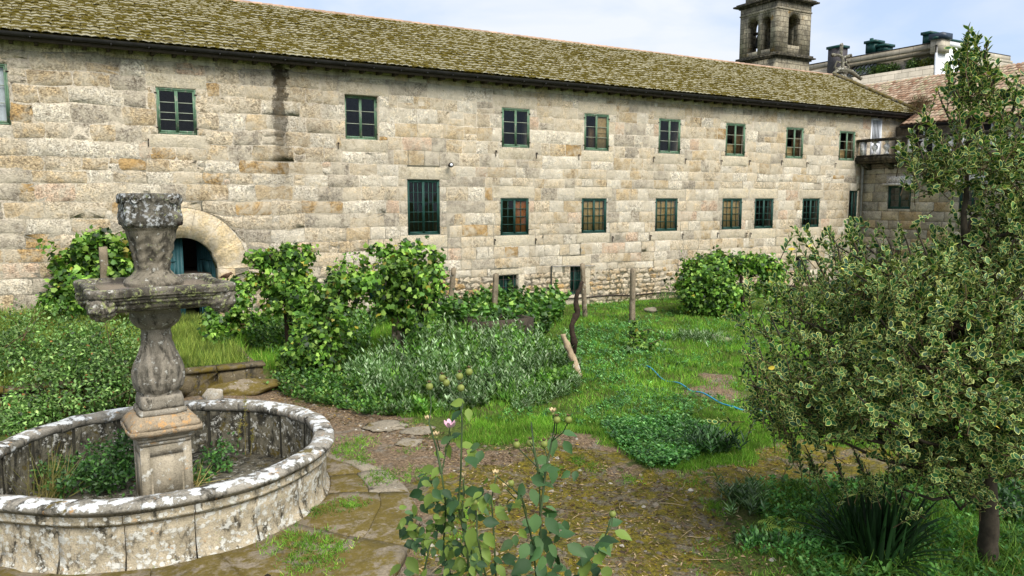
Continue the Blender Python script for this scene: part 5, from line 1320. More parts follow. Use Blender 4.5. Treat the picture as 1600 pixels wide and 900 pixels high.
# ------------------------------------------------------------------ vines
PV = [(3, lin(76, 116, 40, .85)), (3, lin(108, 150, 54, .88)), (2.4, lin(150, 184, 80, .92)), (2, lin(42, 70, 26, .75)), (.25, lin(170, 160, 60, .8))]
def vine(label, blobs, n, size, stems, hang=(), seed=1, pal=PV, clump=.28, sprigs=(), gap=-.16):
    rng = np.random.default_rng(seed); b0 = blobs[0]; q = fp(b0[0], b0[1], b0[2]); v = thing('grape_vine', label, 'vine', (q[0], q[1], float(gh(q[0], q[1]))), None)
    m = MB(); foliage(m, blobs, int(n*1.35), size*.82, VINE, pal, rng, clump=clump*.8, per=18, fill=.5, jag=.5, gap_cut=gap, gap_push=.4)
    if len(hang): hanging(m, np.array(hang), size*.85, VINE, pal, (.3, 1.1), rng)
    for (x0, y0, x1, y1, fw) in sprigs:     # shoots sticking out of the outline
        k = 12; t_ = np.linspace(0, 1, k)[:, None]; P = fp(x0, y0, fw)*(1-t_)+fp(x1, y1, fw)*t_+rng.normal(0, .03, (k, 3)); scatter(m, VINE, P, rng.normal(0, 1, (k, 3)), rng.normal(0, .6, (k, 3))-FH*.5+np.array([0, 0, .5]), size*(.5+.5*rng.random(k)), leafcol(k, pal, .15, rng))
    cane = []
    for b in blobs:
        for _ in range(max(2, int((b[3]+b[4])/14))):
            a_ = rng.uniform(-.35, PI+.35) if rng.random() < .8 else rng.uniform(PI, 2*PI); x0 = b[0]+b[3]*.75*math.cos(a_); y0 = b[1]-b[4]*.75*math.sin(a_); L = rng.uniform(12, 30)
            p0 = fp(x0, y0, b[2]+rng.normal(0, .2)); p2 = fp(x0+L*math.cos(a_)+rng.normal(0, 5), y0-L*math.sin(a_)*.7+rng.uniform(-4, 12), b[2]+rng.normal(0, .3)); p1 = (p0+p2)/2+np.array([0, 0, rng.uniform(0, .12)]); k = 11
            t_ = np.linspace(0, 1, k)[:, None]; P = p0*(1-t_)**2+2*p1*t_*(1-t_)+p2*t_**2; cane.append((p0, p1, p2))
            P = P[P[:, 2] > .05]; k = len(P)
            if k: scatter(m, VINE, P+rng.normal(0, .03, (k, 3)), rng.normal(0, .8, (k, 3))-np.array([0, 0, .4]), rng.normal(0, .6, (k, 3))-FH*.4+np.array([0, 0, .5]), size*(.9-.5*np.arange(k)/k)*(.7+.5*rng.random(k)), leafcol(k, pal[1:], .15, rng))
    tag(m.build('foliage', M['vine'], v), kind='stuff')
    mc = MB()
    for c_ in cane: mc.tube(c_, [.012, .009, .005], 4)
    tag(mc.build('canes', M['twig'], v), kind='stuff')
    for pts, rad in stems:
        P_ = np.array([fp(*p) for p in pts]); P_[0][2] = float(gh(P_[0][0], P_[0][1]))-.05 if pts[0][1] > 480 else P_[0][2]
        t_ = np.linspace(0, len(P_)-1, 5*len(P_)); Q = np.stack([np.interp(t_, range(len(P_)), P_[:, i]) for i in range(3)], 1)+rng.normal(0, .012, (len(t_), 3))
        mb = MB(); mb.tube(Q, np.interp(t_, range(len(rad)), rad), 7); mb.build('vine_stem', M['darkbark'], v, True)
    return v
vine('leafy vine climbing the wall behind the granite post left of the fountain', [(140, 425, 22, 60, 42, .7), (175, 400, 22, 45, 30, .5), (190, 440, 21.8, 36, 30, .5), (110, 460, 21.5, 36, 30, .6), (150, 385, 22.2, 25, 16, .4)], 4200, .19, [([(130, 500, 22), (135, 460, 22), (160, 420, 22.2)], [.05, .04, .03])], seed=3, sprigs=[(90, 430, 76, 415, 22), (200, 420, 216, 400, 22)])
vine('left vine beside the path with a dark bent arm reaching left', [(445, 435, 21.5, 34, 32, .6), (425, 402, 21.5, 26, 12, .4), (468, 470, 21, 22, 30, .5), (458, 402, 21.5, 28, 16, .5), (428, 462, 21, 12, 24, .4)], 3300, .17,
     [([(452, 520, 21.2), (449, 490, 21.3), (447, 450, 21.3), (440, 420, 21.4), (425, 408, 21.4), (405, 412, 21.3), (392, 404, 21.3)], [.12, .11, .09, .07, .07, .06, .05]), ([(440, 418, 21.3), (420, 400, 21.3), (408, 398, 21.2)], [.05, .06, .04])], seed=4, sprigs=[(410, 410, 384, 398, 21.3), (420, 460, 400, 490, 21), (440, 400, 452, 380, 21.4)])
vine('bushy vine low beside the path, left half of the central vines', [(500, 520, 19.6, 36, 54, .8), (520, 455, 19.8, 34, 22, .5), (485, 560, 19, 34, 36, .7), (548, 437, 19.8, 34, 18, .5), (500, 592, 18.6, 36, 16, .5), (520, 485, 19.4, 34, 26, .6)], 5200, .15,
     [([(500, 595, 19.), (505, 550, 19.1), (510, 510, 19.1), (520, 470, 19.4), (545, 440, 19.6)], [.08, .07, .06, .05, .04])], seed=5, sprigs=[(540, 430, 538, 395, 19.8), (500, 600, 460, 570, 18.8)])
ht = [fp(x, 420+6*math.sin(x), 20.2+.3*math.sin(x*3)) for x in list(range(560, 690, 6))+[600, 640, 655, 670, 680]]
vine('tall arching vine trained over the granite post in the middle of the garden', [(600, 413, 20.3, 44, 18, .6), (650, 408, 20.4, 38, 22, .6), (672, 440, 20.4, 16, 36, .4), (618, 455, 20.5, 12, 44, .4), (645, 470, 20.3, 12, 40, .3), (572, 432, 20.2, 22, 22, .4), (600, 480, 20.1, 8, 26, .3)], 4300, .165,
     [([(628, 568, 20.4), (632, 520, 20.4), (630, 470, 20.5), (640, 430, 20.5), (600, 425, 20.4), (560, 430, 20.4)], [.08, .07, .06, .05, .04, .03]), ([(640, 440, 20.4), (670, 430, 20.4), (684, 450, 20.4)], [.04, .03, .02])], hang=ht, seed=6, sprigs=[(655, 400, 655, 376, 20.3), (600, 400, 578, 385, 20.3), (675, 405, 688, 396, 20.3), (620, 405, 612, 388, 20.3), (640, 395, 652, 378, 20.3)])
ht = [fp(x, 425, 29.5) for x in range(1170, 1230, 5)]
vine('wide vine arbour against the far right end of the wall', [(1105, 445, 29.5, 42, 36, 1.1), (1135, 411, 29.8, 56, 11, .8), (1188, 416, 30, 34, 11, .6), (1210, 442, 30, 14, 28, .5), (1128, 455, 29.2, 20, 30, .7), (1125, 484, 29, 30, 10, .6), (1085, 462, 29.3, 24, 26, .8)], 8600, .165,
     [([(1162, 488, 29.6), (1160, 460, 29.6), (1158, 430, 29.6)], [.07, .08, .06]), ([(1165, 425, 29.6), (1200, 418, 29.9), (1225, 415, 30)], [.04, .04, .03])], hang=ht, seed=7, clump=.34, gap=-.6, sprigs=[(1075, 425, 1063, 396, 29.5), (1200, 410, 1190, 392, 29.8), (1225, 420, 1236, 405, 30)])
vine('low ivy-like vine spilling beside the arched door', [(355, 500, 20.5, 28, 32, .6), (345, 525, 19.8, 22, 18, .5), (375, 455, 20.8, 16, 16, .4), (395, 445, 21, 18, 12, .4)], 2100, .15, [], seed=8, sprigs=[(345, 480, 330, 455, 20.5), (385, 448, 408, 436, 21)])
vine('young vine shoot growing alone in the lawn', [(990, 520, 22.6, 12, 22, .3), (1005, 540, 22., 14, 8, .3), (985, 545, 22., 10, 8, .3)], 420, .15, [([(988, 553, 22.3), (990, 520, 22.5), (992, 497, 22.5)], [.02, .015, .01])], seed=9, clump=.14)

# ------------------------------------------------------------------ brambles, herbs, sage, ground cover
PB = [(3, lin(82, 118, 52, .85)), (3, lin(108, 146, 70, .88)), (1.8, lin(146, 176, 100, .9)), (1, lin(52, 74, 34, .75)), (.15, lin(160, 110, 60, .7))]
m = MB(); foliage(m, [(60, 550, 17.4, 120, 62, 1.6), (180, 545, 17.6, 70, 46, 1.3), (20, 605, 15.9, 110, 62, 1.3), (120, 605, 15.7, 84, 56, 1.1), (196, 590, 16.2, 46, 50, .8), (240, 600, 16.4, 30, 40, .5), (-60, 570, 16.5, 120, 80, 1.6), (40, 650, 14.9, 70, 34, .6), (10, 672, 14.2, 60, 22, .4), (150, 560, 16., 60, 50, .8)], 38000, .085, LEAF2, PB, np.random.default_rng(11), clump=.26, per=30, fill=.4, jag=.3, gap_cut=-.6, gap_push=.4)
tag(m.build('bramble_thicket', M['leaf']), 'dense bramble thicket spilling over the raised bed behind the basin', 'brambles', kind='stuff')
m = MB(); rg = np.random.default_rng(12)
for _ in range(26):
    p0 = fp(rg.uniform(-20, 230), rg.uniform(510, 640), rg.uniform(15.2, 17)); d_ = nrm(rg.normal(0, 1, 3)*np.array([1, 1, .3])+np.array([0, 0, .9])); m.tube([p0, p0+d_*.4, p0+d_*.75+np.array([0, 0, -.05]), p0+d_*1.0+np.array([0, 0, -.22])], [.008, .007, .005, .003], 4)
tag(m.build('bramble_canes', M['twig']), 'bare arching bramble canes above the thicket on the left', 'canes', kind='stuff')
m = MB(); foliage(m, [(150, 730, 11.3, 55, 36, .6), (110, 745, 10.9, 40, 22, .5), (195, 700, 11.5, 26, 40, .4), (175, 745, 11., 40, 25, .4), (325, 730, 11.7, 30, 26, .4), (350, 705, 12.2, 20, 20, .3), (60, 740, 11.2, 30, 18, .3)], 3600, .075, LEAF2, [(2, lin(60, 104, 44, .8)), (2, lin(90, 136, 60, .8)), (1, lin(40, 70, 30, .7))], np.random.default_rng(13), clump=.16, per=20, fill=.3)
tag(m.build('basin_brambles', M['leaf']), 'bramble leaves growing inside the dry fountain basin', 'brambles', kind='stuff')
m = MB(); rg = np.random.default_rng(14); n_ = 110; cc = np.array([gp(95, 770, .1)]); P = fp(75, 750, 10.7)+rg.normal(0, .14, (n_, 3)); P[:, 2] = .1
scatter(m, BLADE, P, rg.normal(0, .35, (n_, 3))+np.array([.15, 0, 1.]), rg.normal(0, 1, (n_, 3)), rg.uniform(.4, .95, n_), leafcol(n_, [(1, lin(176, 164, 108, .75)), (1, lin(140, 140, 76, .75))], .2), W=np.full(n_, .014))
P = fp(300, 760, 11.3)+rg.normal(0, .12, (60, 3)); P[:, 2] = .1
scatter(m, BLADE, P, rg.normal(0, .7, (60, 3))+np.array([.3, 0, .6]), rg.normal(0, 1, (60, 3)), rg.uniform(.25, .5, 60), leafcol(60, [(1, lin(186, 170, 110, .75))], .2), W=np.full(60, .012))
tag(m.build('dry_grass_tuft', M['grass']), 'dry straw-coloured grass standing inside the fountain basin', 'grass', kind='stuff')
m = MB()
for (xa, ya, xb, yb) in ((385, 745, 383, 622), (372, 740, 376, 655), (393, 742, 396, 670)):
    a_, b_ = fp(xa, ya, 12.6), fp(xb, yb, 12.7); a_[2] = .1; m.tube([a_, (a_+b_)/2+RNG.normal(0, .012, 3), b_], [.005, .004, .002], 5, col=lin(140, 128, 66, .7))
    k = 60; t_ = .45+.55*RNG.random((k, 1)); P = a_*(1-t_)+b_*t_; scatter(m, LANCE, P, RNG.normal(0, 1, (k, 3))+np.array([0, 0, .9]), RNG.normal(0, 1, (k, 3)), np.full(k, .06), leafcol(k, [(1, lin(150, 146, 70, .8)), (1, lin(176, 160, 96, .8))], .2))
tag(m.build('dry_stalk', M['grass']), 'tall yellowing weed stalks rising inside the right part of the basin', 'weed')

def region(poly_px, n, rng, z=0.):
    """random ground points inside an outline measured on the photograph"""
    P = [gp(x, y) for x, y in poly_px]; poly = [(p[0], p[1]) for p in P]; A = np.array(poly); out = np.empty((0, 2))
    while len(out) < n:
        q = rng.uniform(A.min(0), A.max(0), (n*2, 2)); out = np.vstack([out, q[inpoly(q[:, 0], q[:, 1], poly)]])
    return out[:n]
def shoots(mb, XY, hgt, per, lsize, lw, pal, rng, lean=.25, T=LANCE, up=.6, stem=True):
    """upright leafy shoots"""
    n = len(XY); z0 = gh(XY[:, 0], XY[:, 1]); pa_ = np.sin(XY[:, 0]*2.1+1.7*np.sin(XY[:, 1]*1.3))*np.cos(XY[:, 1]*2.4+1.2*np.sin(XY[:, 0]*1.9)); h = hgt*(.4+.9*rng.random(n)**1.4)*(1+.45*pa_); lean_ = rng.normal(0, lean, (n, 3)); lean_[:, 2] = 1; lean_ = nrm(lean_)
    tint = (1+.22*rng.standard_normal(n)+.18*pa_).clip(.5, 1.6)
    idx = np.repeat(np.arange(n), per); f = np.tile(np.linspace(.18, 1, per), n)
    P = np.stack([XY[idx, 0], XY[idx, 1], z0[idx]], 1)+lean_[idx]*(h[idx]*f)[:, None]
    phi = np.tile(np.arange(per)*2.4, n)+rng.random(n*per); D = np.stack([np.cos(phi), np.sin(phi), np.full(len(phi), 0.)], 1)*(1.-.5*f)[:, None]+np.array([0, 0, up])+lean_[idx]*.3
    N = -D*.2+np.array([0, 0, 1.])+rng.normal(0, .3, D.shape)
    C = leafcol(len(P), pal, .12, rng)*tint[idx][:, None]
    scatter(mb, T, P, D, N, lsize*(.7+.6*rng.random(len(P))), C, W=None if lw is None else lw*(.8+.4*rng.random(len(P))))
PS = [(3, lin(112, 144, 88, .8)), (2.6, lin(152, 178, 132, .85)), (3, lin(82, 120, 54, .75)), (.7, lin(176, 192, 152, .78)), (1, lin(66, 98, 42, .7))]
rg = np.random.default_rng(21)
XY = region([(545, 622), (600, 648), (700, 648), (800, 635), (890, 615), (905, 575), (870, 545), (800, 530), (700, 520), (640, 528), (590, 560), (540, 590)], 3000, rg)
m = MB(); POLY_S = gpoly([(545, 622), (600, 648), (700, 648), (800, 635), (890, 615), (905, 575), (870, 545), (800, 530), (700, 520), (640, 528), (590, 560), (540, 590)])
fn_ = np.array([mn.fractal((x*.9, y*.9, 0), 1., 2., 2) for x, y in XY]); f2_ = np.array([mn.fractal((x*.7+9, y*.7, 4), 1., 2., 2) for x, y in XY]); ed_ = soft(XY[:, 0], XY[:, 1], POLY_S, .8)
sp_ = np.where(fn_ > .12, 0, np.where(fn_ > -.10, 1, np.where(f2_ > .05, 2, 3)))
PL_ = [(2, lin(98, 148, 56, .82)), (2, lin(132, 172, 78, .85)), (1, lin(74, 112, 44, .75))]
for k in range(4):
    for lo_, hs in ((.0, .5), (.62, .78), (.86, 1.)):
        q = XY[(sp_ == k) & (ed_ >= lo_) & (ed_ < {.0: .62, .62: .86, .86: 2}[lo_]) & (f2_ > -.42)]
        if len(q) < 2: continue
        if k == 0: shoots(m, q, .70*hs, 20, .13, .24, PS, rg, .30)
        if k == 1: shoots(m, q, .50*hs, 18, .12, .22, PS, rg, .42, LANCE, .9)
        if k == 2: shoots(m, q, .62*hs, 16, .12, .16, PL_, rg, .35, LEAF2, .5)
        if k == 3: shoots(m, q, .42*hs, 15, .16, .12, PL_, rg, .5, LANCE, 1.4)
tag(m.build('sage_patch', M['leaf']), 'wide patch of grey-green sage-like herbs in the middle of the garden', 'herbs', kind='stuff')
PH = [(3, lin(70, 112, 44, .75)), (3, lin(96, 140, 58, .78)), (1, lin(140, 170, 80, .8)), (1.2, lin(48, 82, 34, .7))]
XY = region([(690, 520), (760, 530), (860, 522), (880, 500), (862, 478), (800, 474), (730, 474), (686, 480)], 900, rg)
m = MB(); shoots(m, XY, .75, 15, .16, .2, PH, rg, .3, VINE, .3)
XY = region([(380, 545), (470, 590), (560, 560), (600, 515), (700, 500), (690, 485), (560, 490), (400, 505)], 1500, rg); shoots(m, XY, .42, 12, .12, .14, PH, rg, .3, LEAF2, .4)
tag(m.build('herb_border', M['leaf']), 'leafy green herbs and weeds growing between the vines and the wall', 'herbs', kind='stuff')
XY = region([(425, 610), (560, 650), (640, 652), (600, 640), (540, 600), (470, 590), (440, 575)], 330, rg); m = MB(); shoots(m, XY, .26, 10, .10, .12, PH, rg, .4, LEAF2, .3)
XY = region([(800, 650), (905, 612), (905, 590), (800, 620)], 200, rg); shoots(m, XY, .35, 10, .12, .12, PS, rg, .4, LANCE, .3)
tag(m.build('edge_weeds', M['leaf']), 'low weeds along the edge of the litter path', 'weeds', kind='stuff')
# bright ground cover tongue and the dark bushy weed
PG = [(3, lin(66, 116, 54, .8)), (3, lin(92, 146, 70, .8)), (1.5, lin(126, 172, 96, .8)), (1, lin(44, 84, 36, .7))]
XY = region([(935, 672), (980, 662), (1060, 655), (1120, 668), (1135, 700), (1090, 716), (1055, 735), (1015, 733), (990, 715), (960, 695)], 1500, rg); m = MB(); shoots(m, XY, .17, 8, .075, .09, PG, rg, .5, LEAF2, .1)
XY = region([(905, 640), (1000, 600), (1100, 640), (1060, 660), (940, 672)], 500, rg); shoots(m, XY, .12, 7, .06, .07, PG, rg, .5, LEAF2, .1)
XY = region([(870, 520), (1000, 500), (1060, 560), (960, 600), (890, 600)], 700, rg); shoots(m, XY, .16, 7, .09, .09, PG, rg, .5, LEAF2, .2)
tag(m.build('ground_cover', M['leaf']), 'bright green creeping ground cover at the tip of the lawn', 'ground cover', kind='stuff')
def bushy(name, label, cat, px_, py_, n, hgt, rad, pal, T=LEAF2, ls=.12, lw=.1, per=12, seed=1):
    rg2 = np.random.default_rng(seed); q = gp(px_, py_); o = thing(name, label, cat, (q[0], q[1], float(gh(q[0], q[1])))); XY = q[:2]+rg2.normal(0, rad, (n, 2)); m = MB(); shoots(m, XY, hgt, per, ls, lw, pal, rg2, .35, T, .5); m.build('foliage', M['leaf'], o); 
    for k in range(5): s_ = MB(); s_.tube([(XY[k, 0], XY[k, 1], -.02), (XY[k, 0]+rg2.normal(0, .05), XY[k, 1], hgt*.6)], .008, 4); s_.build('stem', M['stem'], o)
    return o
bushy('weed_bush', 'dark green bushy weed at the edge of the lawn, beside the bright ground cover', 'weed', 1108, 706, 60, .42, .2, [(2, lin(50, 84, 44, .7)), (1, lin(80, 118, 64, .75))], LANCE, .16, .2, 14, 31)
bushy('weed_bush', 'grey-leaved weed clump at the edge of the mossy ground', 'weed', 1160, 785, 40, .30, .2, PS, LANCE, .14, .12, 12, 32)
bushy('weed_bush', 'pale low weed clump near the bottom of the mossy ground', 'weed', 1195, 850, 50, .16, .2, PG, LEAF2, .07, .07, 9, 33)
bushy('weed_bush', 'low herb clump with pale leaves in the lawn by the grey boulder', 'weed', 1090, 532, 120, .28, .5, PS, LANCE, .14, .14, 10, 34)
bushy('weed_bush', 'dark low plants at the far right corner under the holly', 'weed', 1610, 800, 90, .35, .45, [(2, lin(50, 84, 44, .7)), (1, lin(80, 118, 64, .75))], LEAF2, .1, .1, 12, 36)
# grass
def blades(mb, XY, hgt, wd, pal, rng, lean=.35, per=5, spread=.035):
    n = len(XY); idx = np.repeat(np.arange(n), per); P = np.empty((n*per, 3)); P[:, :2] = XY[idx]+rng.normal(0, spread, (n*per, 2)); P[:, 2] = gh(P[:, 0], P[:, 1])-.01
    D = rng.normal(0, lean, (n*per, 3)); D[:, 2] = 1; tint = (1+.2*rng.standard_normal(n)).clip(.6, 1.5)
    # slow patches of colour and height over the lawn
    pt = np.sin(P[:, 0]*.9+1.3*np.sin(P[:, 1]*.7))*np.cos(P[:, 1]*1.1+.9*np.sin(P[:, 0]*.8)); sp = np.sin(P[:, 0]*2.7+P[:, 1]*1.9)*np.sin(P[:, 1]*3.3-P[:, 0]*1.1)
    H = hgt*(.5+.8*rng.random(n*per))*(1+.35*pt+.25*sp).clip(.35, 2)
    C = leafcol(n*per, pal, .15, rng)*tint[idx][:, None]*(1+.14*pt+.1*sp)[:, None]
    scatter(mb, BLADE, P, D, rng.normal(0, 1, (n*per, 3))*np.array([1, 1, .1])-FH*.8, H, C, W=wd*(.7+.6*rng.random(n*per)))
PGr = [(4, lin(104, 150, 48, .85)), (3, lin(128, 172, 60, .88)), (1.5, lin(80, 122, 40, .8)), (.7, lin(168, 172, 90, .8))]
def ongrass(q):
    X_, Y_ = q[:, 0], q[:, 1]; wx = X_+.35*np.sin(Y_*2.1+X_)+.15*np.sin(Y_*6); wy = Y_+.35*np.sin(X_*1.9+2)+.15*np.sin(X_*5.3)
    k = np.maximum(soft(wx, wy, PATH, .2), soft(wx, wy, BARE, .3)*.8); k[(np.hypot(X_-FX, Y_-FY) < 4.3)] = 1
    return rng_g.random(len(q)) > k*1.02
rng_g = np.random.default_rng(41); m = MB()
q = region([(560, 640), (960, 700), (1120, 760), (1300, 740), (1620, 740), (1620, 560), (1330, 470), (900, 468), (560, 500)], 33000, rng_g)
# denser towards the camera
q = q[rng_g.random(len(q)) < np.clip(1.25-.035*((q[:, 0]**2+q[:, 1]**2)**.5-10), .35, 1)]; q = q[ongrass(q)]
blades(m, q, .14, .016, PGr, rng_g, .45, 6, .06)
q2 = region([(700, 690), (760, 655), (1250, 640), (1350, 700), (1200, 712), (1130, 750), (1040, 748), (960, 700), (860, 690)], 12000, rng_g); q2 = q2[ongrass(q2)]; blades(m, q2, .10, .009, PGr, rng_g, .4, 6, .04)
q3 = region([(700, 690), (1250, 640), (1350, 560), (1300, 475), (900, 470), (880, 600)], 3800, rng_g); q3 = q3[ongrass(q3)]; q3 = q3[(np.sin(q3[:, 0]*1.7+q3[:, 1])+np.sin(q3[:, 1]*2.3-q3[:, 0]*.6)+rng_g.normal(0, .5, len(q3))) > .1]; shoots(m, q3, .13, 7, .07, .08, PG, rng_g, .5, LEAF2, .15)
tag(m.build('lawn_grass', M['grass']), 'rough green grass of the courtyard lawn', 'grass', kind='stuff')
m = MB(); q = rng_g.uniform((-3.5, 18.6), (3.6, 26.1), (9000, 2)); blades(m, q, .30, .02, [(2, lin(120, 140, 60, .85)), (2, lin(152, 166, 78, .85)), (1, lin(90, 120, 50, .8))], rng_g, .4, 5, .05)
q = rng_g.uniform((3.8, 20), (11, 26.1), (5000, 2)); blades(m, q, .25, .02, PGr, rng_g, .4, 5, .05)
q = rng_g.uniform((12, -1), (36.8, 21), (15000, 2)); q = q[(q[:, 0] > 12.8+(q[:, 1]-9)*.55) | (q[:, 1] < 4.5)]; blades(m, q, .15, .022, PGr, rng_g, .5, 5, .08)
tag(m.build('bank_grass', M['grass']), 'longer rough grass on the raised bed and beyond the holly', 'grass', kind='stuff')
m = MB(); q = region([(1130, 765), (1250, 748), (1400, 745), (1620, 755), (1620, 930), (1300, 960), (1230, 890), (1190, 800)], 3600, rng_g); blades(m, q[:2600], .20, .014, [(3, lin(84, 124, 46, .78)), (2, lin(120, 156, 64, .8)), (1, lin(60, 94, 34, .75)), (.5, lin(150, 150, 80, .8))], rng_g, .85, 6, .07); shoots(m, q[2600:], .16, 8, .07, .09, PG, rng_g, .5, LEAF2, .2)
q = region([(1050, 862), (1200, 800), (1230, 900), (1100, 930)], 120, rng_g); blades(m, q, .12, .012, PGr, rng_g, .6, 6, .05)
tag(m.build('verge_grass', M['grass']), 'darker rough grass beneath the holly', 'grass', kind='stuff')
# tufts on path, moss and step
m = MB()
for (px_, py_, r_, n_) in ((540, 790, .22, 70), (470, 850, .3, 120), (520, 860, .25, 80), (500, 800, .18, 50), (560, 720, .2, 70), (600, 745, .3, 90), (640, 700, .2, 20), (540, 705, .3, 90), (905, 720, .12, 30), (870, 730, .1, 25), (985, 745, .14, 50), (925, 728, .2, 40), (840, 700, .3, 35), (1090, 755, .3, 70), (1120, 790, .2, 50), (560, 690, .3, 50), (660, 740, .3, 80), (700, 850, .4, 100), (640, 660, .2, 24), (1230, 705, .3, 50), (450, 640, .2, 30), (480, 880, .3, 90), (730, 800, .3, 60)):
    c_ = gp(px_, py_, .12 if np.hypot(*(gp(px_, py_)[:2]-(FX, FY))) < 4 else 0.)[:2]; q = c_+rng_g.normal(0, r_*.6, (n_, 2)); k0 = len(m.v); blades(m, q, .09, .010, PGr, rng_g, .8, 6, .03)
    if np.hypot(*(c_-(FX, FY))) < 4.0: m.v[-1][:, 2] += .15
tag(m.build('grass_tufts', M['grass']), 'small grass tufts in the moss, path and step joints', 'grass tufts', kind='stuff')
m = MB(); q = region([(700, 470), (1300, 468), (1300, 462), (1050, 456), (700, 458)], 1500, rng_g); q = q[q[:, 1] < 26.1]; shoots(m, q, .4, 9, .15, .1, PH, rng_g, .3, LANCE, .7)
tag(m.build('wall_weeds', M['leaf']), 'tall weeds along the foot of the convent wall', 'weeds', kind='stuff')
# pebbles and clods
m = MB(); q = region([(440, 600), (560, 648), (650, 655), (730, 690), (880, 678), (985, 735), (1150, 780), (1240, 900), (560, 930), (500, 700), (430, 640)], 2600, rng_g); q = q[np.hypot(q[:, 0]-FX, q[:, 1]-FY) > 4.2]
OCT = tmpl([(1, 0, 0), (.3, .9, 0), (-.8, .6, 0), (-.9, -.5, 0), (.2, -1, 0), (.1, 0, .7)], [(0, 1, 5), (1, 2, 5), (2, 3, 5), (3, 4, 5), (4, 0, 5)]); n_ = len(q)
scatter(m, OCT, np.stack([q[:, 0], q[:, 1], gh(q[:, 0], q[:, 1])-.003], 1), rng_g.normal(0, 1, (n_, 3))*np.array([1, 1, .05]), rng_g.normal(0, .2, (n_, 3))+np.array([0, 0, 1.]), .012+.045*rng_g.random(n_)**4, leafcol(n_, [(2, lin(150, 138, 118, .7)), (2, lin(104, 88, 66, .65)), (1, lin(92, 84, 44, .65)), (.6, lin(196, 188, 172, .75))], .2))
tag(m.build('pebbles', M['grass']), 'pebbles and clods of earth on the path and the mossy ground', 'pebbles', kind='stuff')
# leaf litter and twigs
m = MB(); q = region([(415, 560), (440, 600), (560, 648), (650, 655), (730, 690), (880, 678), (985, 735), (1100, 745), (1200, 697), (1380, 705), (1250, 748), (1150, 780), (1240, 900), (560, 930), (500, 700), (430, 640)], 9000, rng_g)
n_ = len(q); P = np.stack([q[:, 0], q[:, 1], gh(q[:, 0], q[:, 1])+.01+.02*rng_g.random(n_)], 1); P = P[np.hypot(q[:, 0]-FX, q[:, 1]-FY) > 4.3]; n_ = len(P)
D = rng_g.normal(0, 1, (n_, 3))*np.array([1, 1, .15]); N = rng_g.normal(0, .35, (n_, 3))+np.array([0, 0, 1.]); scatter(m, LANCE, P, D, N, rng_g.uniform(.03, .11, n_), leafcol(n_, [(3, lin(130, 104, 74, .7)), (2, lin(168, 142, 106, .75)), (2, lin(84, 66, 46, .65)), (.6, lin(206, 182, 140, .8)), (.25, lin(206, 170, 60, .8))], .2), W=rng_g.uniform(.04, .12, n_))
tag(m.build('leaf_litter', M['grass']), 'brown leaf litter and dry needles on the path', 'leaf litter', kind='stuff')
m = MB()
for _ in range(70):
    q = region([(560, 690), (900, 690), (1250, 760), (1240, 900), (700, 930)], 1, rng_g)[0]
    if np.hypot(q[0]-FX, q[1]-FY) < 4.2: continue
    a_ = rng_g.random()*PI; L = rng_g.uniform(.08, .28); z_ = float(gh(*q))+.02; d_ = np.array([math.cos(a_), math.sin(a_), 0]); p0 = np.array([q[0], q[1], z_]); m.tube([p0-d_*L, p0+rng_g.normal(0, .02, 3)*np.array([1, 1, .3]), p0+d_*L*.9], .003+.003*rng_g.random(), 4)
tag(m.build('dry_twigs', plain('straw_twig', lin(186, 164, 124, .75), .8, .3, 8)), 'dry twigs and stalks scattered over the mossy ground', 'twigs', kind='stuff')

# ------------------------------------------------------------------ sword-leaved clump, strap-leaved plants, fern
def arch_leaf(mb, base, d, L, w_, bend, col, k=6):
    d = np.array(d, float); d /= np.linalg.norm(d); side = np.cross(d, (0, 0, 1.)); side /= np.linalg.norm(side)+1e-9; P = []; p = np.array(base, float); dd = d.copy()
    for i in range(k+1):
        f = i/k; wf = w_*(.55+.45*math.sin(PI*min(1, f*1.1+.15)))*(1-f**3)+.001; lift = np.cross(side, dd)*wf*.25
        P += [p-side*wf/2+lift, p, p+side*wf/2+lift]; dd = dd+np.array([0, 0, -bend/k]); dd /= np.linalg.norm(dd); p = p+dd*L/k
    F = []
    for i in range(k):
        for j in (0, 1): a = i*3+j; F += [(a, a+1, a+4), (a, a+4, a+3)]
    mb.add(P, F, col=col)
cb_ = gp(1368, 868); sw = thing('sword_leaved_clump', 'large dark clump of upright sword-shaped leaves under the holly', 'plant', (cb_[0], cb_[1], 0)); rg = np.random.default_rng(51)
for i in range(165):
    a_ = rg.random()*2*PI; tl = abs(rg.normal(0, .48)); r_ = rg.random()**.5*.38; base = (cb_[0]+r_*math.cos(a_), cb_[1]+r_*math.sin(a_), -.02)
    m = MB(); arch_leaf(m, base, (math.cos(a_)*tl, math.sin(a_)*tl, 1), rg.uniform(.65, 1.08), rg.uniform(.042, .068), .35+tl*.6, tuple(np.array(lin(48, 82, 42, .62))*rg.uniform(.4, 1.6)) , 5); m.build('leaf', M['gloss'], sw)
